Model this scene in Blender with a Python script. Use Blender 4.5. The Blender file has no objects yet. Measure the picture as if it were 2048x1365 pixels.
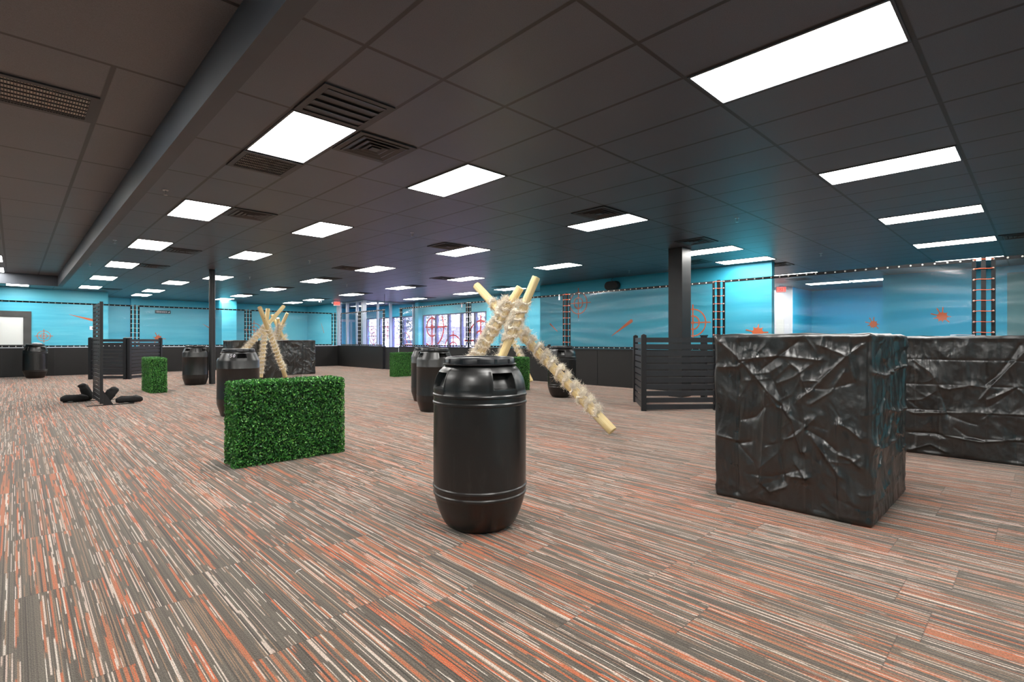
import bpy, math, random
import numpy as np
from mathutils import Vector, Matrix, Euler

PI = math.pi
C = bpy.context.scene.collection
random.seed(7)
RNG = np.random.RandomState(11)

# ------------------------------------------------------------------ constants (metres; X and Y follow the room's walls)
EYE = 1.13
CEIL = 3.014
LOWCEIL = 2.93
GX, GY, GS, GT = 2.2188, 3.0, 0.6095, 1.2229      # ceiling grid origin and pitch (2 ft x 4 ft)
PONY = 0.91
NX, NY = 10.62, 22.40                              # faces of the low black walls

# ------------------------------------------------------------------ materials
def newmat(name):
    m = bpy.data.materials.new(name); m.use_nodes = True
    nt = m.node_tree
    return m, nt, nt.nodes['Principled BSDF'], nt.nodes['Material Output']

def N(nt, kind, **kw):
    n = nt.nodes.new(kind)
    for k, v in kw.items():
        if k in ('operation', 'blend_type', 'data_type', 'noise_dimensions', 'feature', 'wave_type', 'bands_direction', 'distance'):
            setattr(n, k, v)
    return n

def L(nt, a, b): nt.links.new(a, b)

def math_(nt, op, a, b=None, clamp=False):
    n = nt.nodes.new('ShaderNodeMath'); n.operation = op; n.use_clamp = clamp
    for i, v in enumerate((a, b)):
        if v is None: continue
        if isinstance(v, (int, float)): n.inputs[i].default_value = v
        else: nt.links.new(v, n.inputs[i])
    return n.outputs[0]

def ramp(nt, fac, stops):
    n = nt.nodes.new('ShaderNodeValToRGB')
    e = n.color_ramp.elements
    while len(e) < len(stops): e.new(0.5)
    for el, (p, c) in zip(e, stops):
        el.position = p
        el.color = (c, c, c, 1) if isinstance(c, (int, float)) else (*c, 1)
    nt.links.new(fac, n.inputs[0])
    return n.outputs[0]

def mixc(nt, fac, a, b, blend='MIX'):
    n = nt.nodes.new('ShaderNodeMix'); n.data_type = 'RGBA'; n.blend_type = blend
    for idx, v in ((0, fac), (6, a), (7, b)):
        if isinstance(v, (int, float)): n.inputs[idx].default_value = v
        elif isinstance(v, tuple): n.inputs[idx].default_value = (*v, 1)
        else: nt.links.new(v, n.inputs[idx])
    return n.outputs[2]

def objcoord(nt): return nt.nodes.new('ShaderNodeTexCoord').outputs['Object']

def scaled(nt, vec, sx, sy, sz):
    n = nt.nodes.new('ShaderNodeMapping'); n.inputs['Scale'].default_value = (sx, sy, sz)
    nt.links.new(vec, n.inputs['Vector']); return n.outputs[0]

def noise(nt, vec, scale=1.0, detail=2.0, rough=0.5, dist=0.0):
    n = nt.nodes.new('ShaderNodeTexNoise'); n.inputs['Scale'].default_value = scale
    n.inputs['Detail'].default_value = detail; n.inputs['Roughness'].default_value = rough
    n.inputs['Distortion'].default_value = dist
    if vec is not None: nt.links.new(vec, n.inputs['Vector'])
    return n.outputs['Fac']

def bump(nt, bsdf, h, strength=0.3, dist=0.01):
    n = nt.nodes.new('ShaderNodeBump'); n.inputs['Strength'].default_value = strength
    n.inputs['Distance'].default_value = dist
    nt.links.new(h, n.inputs['Height']); nt.links.new(n.outputs[0], bsdf.inputs['Normal'])

def simple(name, col, rough=0.5, metal=0.0, var=0.0, vscale=8.0, bmp=0.0, bscale=60.0, spec=0.5):
    m, nt, b, o = newmat(name)
    b.inputs['Roughness'].default_value = rough; b.inputs['Metallic'].default_value = metal
    b.inputs['Specular IOR Level'].default_value = spec
    co = objcoord(nt)
    n = noise(nt, co, vscale, 4)
    lo = tuple(max(0, c * (1 - var)) for c in col); hi = tuple(min(1, c * (1 + var)) for c in col)
    L(nt, ramp(nt, n, [(0.3, lo), (0.7, hi)]), b.inputs['Base Color'])
    if bmp: bump(nt, b, noise(nt, co, bscale, 3), bmp, 0.004)
    return m

M = {}
M['black_paint'] = simple('black_wall_panel', (0.0075, 0.0075, 0.0078), 0.5, 0, 0.12, 3, 0.05, 120)
M['beam'] = simple('charcoal_bulkhead_paint', (0.066, 0.076, 0.094), 0.5, 0, 0.1, 2)
M['column'] = simple('charcoal_column_paint', (0.022, 0.0225, 0.024), 0.42, 0, 0.1, 3)
M['metal_black'] = simple('black_powder_coat', (0.009, 0.0095, 0.0115), 0.42, 0.0, 0.15, 20, 0.05, 200)
M['slat'] = simple('charcoal_slat_paint', (0.02, 0.021, 0.025), 0.42, 0, 0.12, 9)
M['webbing'] = simple('black_webbing', (0.008, 0.009, 0.011), 0.8, 0, 0.1, 40, 0.2, 300)
M['grommet'] = simple('white_plastic', (0.75, 0.73, 0.68), 0.4)
M['bungee_red'] = simple('orange_bungee_cord', (0.72, 0.13, 0.05), 0.6)
M['bungee_white'] = simple('white_bungee_cord', (0.8, 0.76, 0.72), 0.6)
M['alu'] = simple('clear_anodised_aluminium', (0.62, 0.63, 0.68), 0.38, 0.6)
M['white'] = simple('white_paint', (0.84, 0.86, 0.92), 0.55, 0, 0.03, 2)
M['whiteboard'] = simple('white_panel', (0.86, 0.87, 0.84), 0.4, 0, 0.02, 1.5)
M['orange'] = simple('orange_vinyl_decal', (0.66, 0.13, 0.035), 0.45)
M['redglass'] = simple('red_window_vinyl', (0.72, 0.06, 0.045), 0.5)
M['mullion'] = simple('dark_purple_grey_mullion', (0.11, 0.1, 0.17), 0.4)
M['dark_in'] = simple('vent_shadow_black', (0.006, 0.006, 0.007), 0.8)
M['vent'] = simple('vent_charcoal_paint', (0.03, 0.031, 0.034), 0.45)
M['filter'] = simple('pale_filter_media', (0.9, 0.82, 0.75), 0.9, 0, 0.2, 30)
M['chrome'] = simple('brushed_nickel', (0.55, 0.55, 0.57), 0.3, 0.9)
M['speaker'] = simple('black_plastic', (0.008, 0.008, 0.009), 0.5)
M['fabric_black'] = simple('black_canvas', (0.007, 0.007, 0.008), 0.85, 0, 0.3, 30, 0.4, 160)
M['chalk'] = simple('white_marker', (0.75, 0.75, 0.8), 0.7)
M['signgrey'] = simple('dark_sign_plate', (0.025, 0.06, 0.085), 0.5)
M['asphalt'] = simple('asphalt', (0.2, 0.2, 0.22), 0.9, 0, 0.2, 3)
M['bark'] = simple('tree_bark', (0.12, 0.1, 0.09), 0.9, 0, 0.3, 10)
M['carbody'] = simple('white_car_paint', (0.7, 0.72, 0.78), 0.3)
M['carglass'] = simple('car_glass', (0.03, 0.035, 0.04), 0.1)
M['tyre'] = simple('tyre_rubber', (0.01, 0.01, 0.01), 0.8)
M['twig'] = simple('winter_twigs', (0.17, 0.165, 0.16), 0.9, 0, 0.3, 3)

def mat_barrel():
    m, nt, b, o = newmat('black_polyethylene')
    co = objcoord(nt)
    scr = noise(nt, scaled(nt, co, 14, 14, 3), 1.0, 5, 0.65)
    streak = noise(nt, scaled(nt, co, 30, 30, 0.6), 1.0, 3)
    col = mixc(nt, ramp(nt, scr, [(0.55, 0.0), (0.78, 1.0)]), (0.0065, 0.0065, 0.0065), (0.024, 0.0225, 0.021))
    L(nt, col, b.inputs['Base Color'])
    r = ramp(nt, math_(nt, 'ADD', math_(nt, 'MULTIPLY', scr, 0.5), math_(nt, 'MULTIPLY', streak, 0.5)), [(0.3, 0.27), (0.7, 0.42)])
    L(nt, r, b.inputs['Roughness']); b.inputs['Specular IOR Level'].default_value = 0.65
    bump(nt, b, noise(nt, co, 45, 3), 0.06, 0.004)
    return m
M['barrel'] = mat_barrel()
M['lid'] = simple('black_lid_plastic', (0.009, 0.0095, 0.012), 0.33, 0, 0.2, 20, 0.04, 80)

def mat_tarp():
    m, nt, b, o = newmat('black_plastic_tarp')
    co = objcoord(nt)
    n = noise(nt, co, 3, 3)
    L(nt, ramp(nt, n, [(0.3, (0.0065, 0.0065, 0.0065)), (0.7, (0.011, 0.0105, 0.010))]), b.inputs['Base Color'])
    L(nt, ramp(nt, noise(nt, co, 7, 4), [(0.3, 0.27), (0.7, 0.42)]), b.inputs['Roughness'])
    h = math_(nt, 'ADD', noise(nt, co, 30, 5, 0.6, 1.2), math_(nt, 'MULTIPLY', noise(nt, co, 260, 2), 0.08))
    bump(nt, b, h, 0.11, 0.01)
    b.inputs['Specular IOR Level'].default_value = 1.0
    return m
M['tarp'] = mat_tarp()

def mat_carpet():
    m, nt, b, o = newmat('striped_carpet_planks')
    co = objcoord(nt)
    s = nt.nodes.new('ShaderNodeSeparateXYZ'); L(nt, co, s.inputs[0])
    X, Y = s.outputs[0], s.outputs[1]
    PW, PL = 0.305, 0.914
    u = math_(nt, 'DIVIDE', X, PW); cu = math_(nt, 'FLOOR', u)
    wn = nt.nodes.new('ShaderNodeTexWhiteNoise'); wn.noise_dimensions = '1D'; L(nt, cu, wn.inputs['W'])
    v = math_(nt, 'ADD', math_(nt, 'DIVIDE', Y, PL), wn.outputs['Value']); cv = math_(nt, 'FLOOR', v)
    cmb = nt.nodes.new('ShaderNodeCombineXYZ'); L(nt, cu, cmb.inputs[0]); L(nt, cv, cmb.inputs[1])
    w2 = nt.nodes.new('ShaderNodeTexWhiteNoise'); w2.noise_dimensions = '2D'; L(nt, cmb.outputs[0], w2.inputs['Vector'])
    pid = w2.outputs['Value']
    def wnoise(a, off):
        c = nt.nodes.new('ShaderNodeCombineXYZ'); L(nt, a, c.inputs[0]); L(nt, math_(nt, 'MULTIPLY', pid, 913.0), c.inputs[1]); c.inputs[2].default_value = off
        w_ = nt.nodes.new('ShaderNodeTexWhiteNoise'); w_.noise_dimensions = '3D'; L(nt, c.outputs[0], w_.inputs['Vector']); return w_.outputs['Value']
    def dash(r, fy):
        c = nt.nodes.new('ShaderNodeCombineXYZ'); L(nt, math_(nt, 'MULTIPLY', r, 371.0), c.inputs[0]); L(nt, math_(nt, 'MULTIPLY', Y, fy), c.inputs[1])
        return noise(nt, c.outputs[0], 1.0, 1.0)
    jc = nt.nodes.new('ShaderNodeCombineXYZ'); L(nt, math_(nt, 'MULTIPLY', X, 55.0), jc.inputs[0]); L(nt, math_(nt, 'MULTIPLY', pid, 57.0), jc.inputs[1])
    Xj = math_(nt, 'ADD', X, math_(nt, 'MULTIPLY', noise(nt, jc.outputs[0], 1.0, 2.0), 0.013))
    yarn = math_(nt, 'FLOOR', math_(nt, 'DIVIDE', Xj, 0.0038)); band = math_(nt, 'FLOOR', math_(nt, 'DIVIDE', Xj, 0.0095))
    y1, y2, y3, b1 = wnoise(yarn, 1.5), wnoise(yarn, 7.5), wnoise(yarn, 12.5), wnoise(band, 3.5)
    base = mixc(nt, y1, (0.062, 0.053, 0.042), (0.122, 0.104, 0.083))
    base = mixc(nt, math_(nt, 'LESS_THAN', y3, 0.10), base, (0.036, 0.03, 0.026))
    base = mixc(nt, math_(nt, 'MULTIPLY', math_(nt, 'GREATER_THAN', y2, 0.8), ramp(nt, dash(y1, 2.0), [(0.45, 0.0), (0.5, 1.0)])), base, (0.25, 0.155, 0.1))
    orange = mixc(nt, y2, (0.5, 0.1, 0.03), (0.3, 0.135, 0.07))
    mo = math_(nt, 'MULTIPLY', math_(nt, 'LESS_THAN', b1, 0.34), ramp(nt, math_(nt, 'ADD', dash(b1, 2.3), math_(nt, 'MULTIPLY', y1, 0.16)), [(0.535, 0.0), (0.555, 1.0)]))
    col = mixc(nt, mo, base, orange)
    mw = math_(nt, 'MULTIPLY', math_(nt, 'LESS_THAN', y3, 0.32), math_(nt, 'GREATER_THAN', y3, 0.10))
    mw = math_(nt, 'MULTIPLY', mw, ramp(nt, dash(y3, 3.0), [(0.47, 0.0), (0.49, 1.0)]))
    col = mixc(nt, mw, col, mixc(nt, y1, (0.56, 0.5, 0.44), (0.5, 0.37, 0.31)))
    # loop pile: darker gaps and flecks
    pile = noise(nt, scaled(nt, co, 260, 150, 1), 1.0, 2)
    col = mixc(nt, 1.0, col, ramp(nt, pile, [(0.32, 0.5), (0.62, 1.12)]), 'MULTIPLY')
    fv = math_(nt, 'FRACT', v); fu = math_(nt, 'FRACT', u)
    seam = math_(nt, 'MINIMUM', math_(nt, 'MULTIPLY', math_(nt, 'MINIMUM', fv, math_(nt, 'SUBTRACT', 1.0, fv)), PL),
                 math_(nt, 'MULTIPLY', math_(nt, 'MINIMUM', fu, math_(nt, 'SUBTRACT', 1.0, fu)), PW * 2.5))
    col = mixc(nt, 1.0, col, ramp(nt, math_(nt, 'MULTIPLY', seam, 100.0), [(0.1, 0.55), (0.35, 1.0)]), 'MULTIPLY')
    L(nt, col, b.inputs['Base Color'])
    b.inputs['Roughness'].default_value = 0.95; b.inputs['Specular IOR Level'].default_value = 0.15
    b.inputs['Sheen Weight'].default_value = 0.3; b.inputs['Sheen Roughness'].default_value = 0.5; b.inputs['Sheen Tint'].default_value = (1.0, 0.9, 0.84, 1)
    bump(nt, b, pile, 0.6, 0.004)
    return m
M['carpet'] = mat_carpet()

def mat_ceiling(name, x_first, ycut, ca, cb2):
    m, nt, b, o = newmat(name)
    co = objcoord(nt)
    s = nt.nodes.new('ShaderNodeSeparateXYZ'); L(nt, co, s.inputs[0])
    def dist(v, off, p):
        f = math_(nt, 'FRACT', math_(nt, 'DIVIDE', math_(nt, 'SUBTRACT', v, off - 100 * p), p))
        return math_(nt, 'MULTIPLY', math_(nt, 'MINIMUM', f, math_(nt, 'SUBTRACT', 1.0, f)), p)
    dx = dist(s.outputs[0], x_first, GS); dy = dist(s.outputs[1], GY, GT)
    if ycut is not None:      # the first bay of the lowered part is one wide tile
        near = math_(nt, 'LESS_THAN', s.outputs[1], ycut)
        dx = math_(nt, 'ADD', dx, near)
    d = math_(nt, 'MINIMUM', dx, dy)
    line = ramp(nt, math_(nt, 'MULTIPLY', d, 20.0), [(0.25, 1.0), (0.3, 0.0)])
    edge = ramp(nt, math_(nt, 'MULTIPLY', d, 20.0), [(0.3, 1.0), (0.4, 0.0)])
    fiss = noise(nt, co, 220, 3, 0.6)
    blot = noise(nt, co, 1.3, 3)
    tile = mixc(nt, blot, ca, cb2)
    tile = mixc(nt, 1.0, tile, ramp(nt, fiss, [(0.3, 0.7), (0.6, 1.08)]), 'MULTIPLY')
    col = mixc(nt, math_(nt, 'MULTIPLY', edge, 0.6), tile, (0.03, 0.03, 0.03))
    col = mixc(nt, line, col, (0.012, 0.012, 0.013))
    L(nt, col, b.inputs['Base Color'])
    b.inputs['Roughness'].default_value = 0.42; b.inputs['Specular IOR Level'].default_value = 0.6
    h = math_(nt, 'SUBTRACT', math_(nt, 'MULTIPLY', fiss, 0.25), line)
    bump(nt, b, h, 0.3, 0.004)
    return m
M['ceil'] = mat_ceiling('black_acoustic_tiles', GX, None, (0.074, 0.086, 0.112), (0.1, 0.115, 0.146))
M['lowceil'] = mat_ceiling('black_acoustic_tiles_lowered', 0.47, GY + GT - 0.002, (0.105, 0.108, 0.122), (0.14, 0.143, 0.16))

def mat_mural(name, a, b_, c):
    m, nt, b, o = newmat(name)
    co = objcoord(nt)
    st = noise(nt, scaled(nt, co, 0.35, 0.35, 5.0), 1.0, 5, 0.6, 0.3)
    big = noise(nt, scaled(nt, co, 0.22, 0.22, 0.7), 1.0, 2)
    col = mixc(nt, ramp(nt, st, [(0.3, 0.0), (0.7, 1.0)]), a, b_)
    col = mixc(nt, ramp(nt, big, [(0.4, 0.0), (0.66, 1.0)]), col, c)
    L(nt, col, b.inputs['Base Color']); b.inputs['Roughness'].default_value = 0.5
    return m
M['mural'] = mat_mural('cyan_streaked_mural', (0.035, 0.42, 0.62), (0.1, 0.58, 0.74), (0.16, 0.63, 0.77))
M['mural_deep'] = mat_mural('deep_blue_streaked_mural', (0.008, 0.31, 0.5), (0.035, 0.47, 0.66), (0.02, 0.4, 0.68))
M['mural_mid'] = mat_mural('blue_streaked_mural', (0.012, 0.31, 0.47), (0.05, 0.46, 0.62), (0.04, 0.42, 0.62))
M['panel_dark'] = simple('dark_streaked_panel', (0.05, 0.048, 0.045), 0.4, 0, 0.5, 2.5)
M['teal_panel'] = simple('grey_teal_panel', (0.09, 0.24, 0.27), 0.5, 0, 0.1, 2)

def mat_emit(name, col, strength):
    m = bpy.data.materials.new(name); m.use_nodes = True
    nt = m.node_tree; nt.nodes.remove(nt.nodes['Principled BSDF'])
    e = nt.nodes.new('ShaderNodeEmission'); e.inputs['Color'].default_value = (*col, 1)
    e.inputs['Strength'].default_value = strength
    nt.links.new(e.outputs[0], nt.nodes['Material Output'].inputs[0])
    return m
M['lamp'] = mat_emit('lit_acrylic_diffuser', (1.0, 0.975, 0.93), 21.0)
M['exit_lit'] = mat_emit('lit_red_exit_face', (1.0, 0.12, 0.1), 1.6)

def mat_net():
    m = bpy.data.materials.new('clear_mesh_vinyl'); m.use_nodes = True
    nt = m.node_tree; out = nt.nodes['Material Output']; nt.nodes.remove(nt.nodes['Principled BSDF'])
    co = objcoord(nt)
    tr = nt.nodes.new('ShaderNodeBsdfTransparent'); tr.inputs[0].default_value = (0.93, 0.95, 0.96, 1)
    gl = nt.nodes.new('ShaderNodeBsdfGlossy'); gl.inputs['Roughness'].default_value = 0.28
    gl.inputs['Color'].default_value = (0.9, 0.93, 0.95, 1)
    df = nt.nodes.new('ShaderNodeBsdfDiffuse'); df.inputs['Color'].default_value = (0.5, 0.58, 0.62, 1)
    bp = nt.nodes.new('ShaderNodeBump'); bp.inputs['Strength'].default_value = 0.25; bp.inputs['Distance'].default_value = 0.02
    L(nt, noise(nt, scaled(nt, co, 0.9, 1, 5), 1.0, 3, 0.5, 1.0), bp.inputs['Height'])
    L(nt, bp.outputs[0], gl.inputs['Normal'])
    lw = nt.nodes.new('ShaderNodeLayerWeight'); lw.inputs['Blend'].default_value = 0.5
    f = math_(nt, 'ADD', math_(nt, 'MULTIPLY', math_(nt, 'POWER', lw.outputs['Facing'], 3.0), 0.4), 0.035, True)
    m1 = nt.nodes.new('ShaderNodeMixShader'); m1.inputs[0].default_value = 0.03
    L(nt, tr.outputs[0], m1.inputs[1]); L(nt, df.outputs[0], m1.inputs[2])
    m2 = nt.nodes.new('ShaderNodeMixShader'); L(nt, f, m2.inputs[0])
    L(nt, m1.outputs[0], m2.inputs[1]); L(nt, gl.outputs[0], m2.inputs[2])
    L(nt, m2.outputs[0], out.inputs[0])
    return m
M['net'] = mat_net()

def mat_glass():
    m = bpy.data.materials.new('window_glass'); m.use_nodes = True
    nt = m.node_tree; out = nt.nodes['Material Output']; nt.nodes.remove(nt.nodes['Principled BSDF'])
    co = objcoord(nt)
    tr = nt.nodes.new('ShaderNodeBsdfTransparent')
    L(nt, ramp(nt, noise(nt, co, 0.8, 2), [(0.3, (0.9, 0.92, 0.95)), (0.7, (0.95, 0.96, 0.98))]), tr.inputs[0])
    gl = nt.nodes.new('ShaderNodeBsdfGlossy'); gl.inputs['Roughness'].default_value = 0.02
    fr = nt.nodes.new('ShaderNodeLayerWeight'); fr.inputs['Blend'].default_value = 0.5
    fq = math_(nt, 'ADD', math_(nt, 'MULTIPLY', math_(nt, 'POWER', fr.outputs['Facing'], 5.0), 0.6), 0.03, True)
    mx = nt.nodes.new('ShaderNodeMixShader'); L(nt, fq, mx.inputs[0])
    L(nt, tr.outputs[0], mx.inputs[1]); L(nt, gl.outputs[0], mx.inputs[2]); L(nt, mx.outputs[0], out.inputs[0])
    return m
M['glass'] = mat_glass()

def mat_leaf(name='boxwood_leaf', dark=(0.02, 0.12, 0.026), mid=(0.075, 0.31, 0.05), light=(0.27, 0.6, 0.13)):
    m, nt, b, o = newmat(name)
    g = nt.nodes.new('ShaderNodeNewGeometry')
    r = g.outputs['Random Per Island']
    L(nt, ramp(nt, r, [(0.0, dark), (0.4, dark), (0.6, mid), (0.85, mid), (1.0, light)]), b.inputs['Base Color'])
    b.inputs['Roughness'].default_value = 0.3
    return m
M['leaf'] = mat_leaf()
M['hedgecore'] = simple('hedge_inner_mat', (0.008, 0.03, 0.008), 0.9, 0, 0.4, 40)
M['treeleaf'] = mat_leaf('tree_foliage', (0.07, 0.08, 0.06), (0.15, 0.155, 0.125), (0.27, 0.26, 0.24))

def mat_wood():
    m, nt, b, o = newmat('peeled_pine_log')
    co = objcoord(nt)
    g = noise(nt, scaled(nt, co, 40, 40, 1.6), 1.0, 4, 0.55, 0.4)
    col = ramp(nt, g, [(0.25, (0.58, 0.42, 0.18)), (0.5, (0.76, 0.6, 0.3)), (0.75, (0.85, 0.72, 0.45))])
    vo = nt.nodes.new('ShaderNodeTexVoronoi'); vo.inputs['Scale'].default_value = 1.0
    L(nt, scaled(nt, co, 9, 9, 3.6), vo.inputs['Vector'])
    knot = ramp(nt, vo.outputs['Distance'], [(0.05, 1.0), (0.12, 0.0)])
    col = mixc(nt, knot, col, (0.16, 0.08, 0.03))
    L(nt, col, b.inputs['Base Color']); b.inputs['Roughness'].default_value = 0.6
    bump(nt, b, g, 0.25, 0.006)
    return m
M['wood'] = mat_wood()

def mat_rope():
    m, nt, b, o = newmat('frayed_sisal_rope')
    co = objcoord(nt)
    g = nt.nodes.new('ShaderNodeNewGeometry')
    n = noise(nt, co, 34, 4, 0.6)
    c1 = ramp(nt, g.outputs['Random Per Island'], [(0.0, (0.6, 0.45, 0.3)), (0.15, (0.88, 0.78, 0.62)), (0.6, (0.95, 0.88, 0.75)), (1.0, (0.98, 0.95, 0.88))])
    col = mixc(nt, 1.0, c1, ramp(nt, n, [(0.3, 0.85), (0.6, 1.0)]), 'MULTIPLY')
    L(nt, col, b.inputs['Base Color']); b.inputs['Roughness'].default_value = 0.85
    return m
M['rope'] = mat_rope()

# ------------------------------------------------------------------ mesh building
class MB:
    def __init__(s): s.v = []; s.f = []
    def add(s, verts, faces):
        o = len(s.v); s.v.extend([tuple(p) for p in verts]); s.f.extend([tuple(i + o for i in f) for f in faces])
    def box(s, x0, x1, y0, y1, z0, z1, mat=None):
        vs = [(x, y, z) for z in (z0, z1) for y in (y0, y1) for x in (x0, x1)]
        if mat is not None: vs = [tuple(mat @ Vector(p)) for p in vs]
        s.add(vs, [(0, 2, 3, 1), (4, 5, 7, 6), (0, 1, 5, 4), (2, 6, 7, 3), (0, 4, 6, 2), (1, 3, 7, 5)])
    def lathe(s, prof, n=32, cap0=True, cap1=True):
        vs = []; fs = []
        for r, z in prof:
            for k in range(n):
                a = 2 * PI * k / n; vs.append((r * math.cos(a), r * math.sin(a), z))
        for i in range(len(prof) - 1):
            for k in range(n):
                k2 = (k + 1) % n
                fs.append((i * n + k, i * n + k2, (i + 1) * n + k2, (i + 1) * n + k))
        if cap0: fs.append(tuple(range(n - 1, -1, -1)))
        if cap1: fs.append(tuple((len(prof) - 1) * n + k for k in range(n)))
        s.add(vs, fs)
    def tube(s, pts, r, n=8, caps=True):
        pts = [Vector(p) for p in pts]; vs = []; fs = []
        rr = r if hasattr(r, '__len__') else [r] * len(pts)
        prev = None
        for i, p in enumerate(pts):
            t = (pts[min(i + 1, len(pts) - 1)] - pts[max(i - 1, 0)]).normalized()
            if prev is None:
                a = Vector((0, 0, 1)) if abs(t.z) < 0.9 else Vector((1, 0, 0))
                u = t.cross(a).normalized()
            else: u = (prev - t * prev.dot(t)).normalized()
            w = t.cross(u); prev = u
            for k in range(n):
                a = 2 * PI * k / n; vs.append(p + (u * math.cos(a) + w * math.sin(a)) * rr[i])
        for i in range(len(pts) - 1):
            for k in range(n):
                k2 = (k + 1) % n; fs.append((i * n + k, i * n + k2, (i + 1) * n + k2, (i + 1) * n + k))
        if caps:
            fs.append(tuple(range(n - 1, -1, -1))); fs.append(tuple((len(pts) - 1) * n + k for k in range(n)))
        s.add(vs, fs)
    def mesh(s, name, smooth=None):
        me = bpy.data.meshes.new(name); me.from_pydata(s.v, [], s.f)
        if smooth is not None:
            me.shade_smooth(); me.set_sharp_from_angle(angle=math.radians(smooth))
        me.update(); return me

def np_mesh(name, V, F, smooth=True):
    me = bpy.data.meshes.new(name)
    V = np.asarray(V, np.float32); F = np.asarray(F, np.int32); k = F.shape[1]
    me.vertices.add(len(V)); me.vertices.foreach_set('co', V.ravel())
    me.loops.add(F.size); me.loops.foreach_set('vertex_index', F.ravel())
    me.polygons.add(len(F)); me.polygons.foreach_set('loop_start', np.arange(0, F.size, k, dtype=np.int32))
    try: me.polygons.foreach_set('loop_total', np.full(len(F), k, np.int32))
    except Exception: pass
    me.update(calc_edges=True); me.validate()
    if smooth: me.shade_smooth()
    return me

def obj(name, me, mat=None, parent=None, loc=None, rot=None):
    if isinstance(me, MB): me = me.mesh(name)
    if mat is not None and not me.materials: me.materials.append(M[mat] if isinstance(mat, str) else mat)
    o = bpy.data.objects.new(name, me); C.objects.link(o)
    if parent is not None: o.parent = parent
    if loc is not None: o.location = loc
    if rot is not None: o.rotation_euler = rot
    return o

def tag(o, label, cat, group=None, kind=None):
    o['label'] = label; o['category'] = cat
    if group: o['group'] = group
    if kind: o['kind'] = kind
    return o

def thing(name, label, cat, loc=(0, 0, 0), rz=0.0, group=None):
    o = bpy.data.objects.new(name, None); C.objects.link(o); o.empty_display_size = 0.1
    o.location = loc; o.rotation_euler = (0, 0, rz)
    return tag(o, label, cat, group)

def struct(name, me, mat, label=None):
    o = obj(name, me, mat); o['kind'] = 'structure'
    if label: o['label'] = label
    return o

def dup(root, loc, rz, label, group=None):
    r = root.copy(); C.objects.link(r); r.location = loc; r.rotation_euler = (0, 0, rz); r['label'] = label
    if group: r['group'] = group
    for ch in list(root.children):
        c = ch.copy(); C.objects.link(c); c.parent = r
        for g in list(ch.children):
            d = g.copy(); C.objects.link(d); d.parent = c
    return r

def bevel(o, w, seg=2):
    m = o.modifiers.new('bevel', 'BEVEL'); m.width = w; m.segments = seg; m.limit_method = 'ANGLE'; m.angle_limit = math.radians(40)
    return o

def boxmb(*a):
    b = MB(); b.box(*a); return b

# numpy gradient noise --------------------------------------------------------
_perm = RNG.permutation(512)
_perm = np.concatenate([_perm, _perm, _perm])
_ang = RNG.rand(512) * 2 * PI
_g2 = np.stack([np.cos(_ang), np.sin(_ang)], 1)
def perlin(x, y, seed=0):
    x = x + seed * 17.31; y = y + seed * 9.73
    xi = np.floor(x).astype(int); yi = np.floor(y).astype(int)
    xf = x - xi; yf = y - yi
    u = xf * xf * xf * (xf * (xf * 6 - 15) + 10); v = yf * yf * yf * (yf * (yf * 6 - 15) + 10)
    def g(ix, iy, dx, dy):
        h = _perm[(_perm[ix & 511] + iy) & 511] & 511
        return _g2[h, 0] * dx + _g2[h, 1] * dy
    a = g(xi, yi, xf, yf); b = g(xi + 1, yi, xf - 1, yf); c = g(xi, yi + 1, xf, yf - 1); d = g(xi + 1, yi + 1, xf - 1, yf - 1)
    return (a + u * (b - a)) * (1 - v) + (c + u * (d - c)) * v
def fbm(x, y, oct=4, seed=0):
    r = 0; a = 1.0; f = 1.0
    for k in range(oct):
        r = r + a * perlin(x * f, y * f, seed + k); a *= 0.5; f *= 2.03
    return r

# ------------------------------------------------------------------ camera
cam = bpy.data.cameras.new('camera'); cam.sensor_width = 36.0; cam.lens = 1027.0 * 36.0 / 2048.0
cam.clip_start = 0.02; cam.clip_end = 300
camo = bpy.data.objects.new('camera', cam); C.objects.link(camo)
camo.location = (0, 0, EYE); camo.rotation_euler = (PI / 2, 0, -0.770)
bpy.context.scene.camera = camo

# ------------------------------------------------------------------ world
w = bpy.data.worlds.new('world'); bpy.context.scene.world = w; w.use_nodes = True
nt = w.node_tree; bg = nt.nodes['Background']
sky = nt.nodes.new('ShaderNodeTexSky'); sky.sky_type = 'NISHITA'; sky.sun_disc = False
sky.sun_elevation = math.radians(38); sky.sun_rotation = math.radians(200); sky.air_density = 1.3; sky.dust_density = 3.0
hs = nt.nodes.new('ShaderNodeHueSaturation'); hs.inputs['Saturation'].default_value = 0.45
nt.links.new(sky.outputs[0], hs.inputs['Color'])
tint = nt.nodes.new('ShaderNodeMix'); tint.data_type = 'RGBA'; tint.blend_type = 'MULTIPLY'; tint.inputs[0].default_value = 1.0
tint.inputs[7].default_value = (0.86, 0.82, 1.25, 1)
nt.links.new(hs.outputs[0], tint.inputs[6]); nt.links.new(tint.outputs[2], bg.inputs['Color'])
bg.inputs['Strength'].default_value = 1.8

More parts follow.
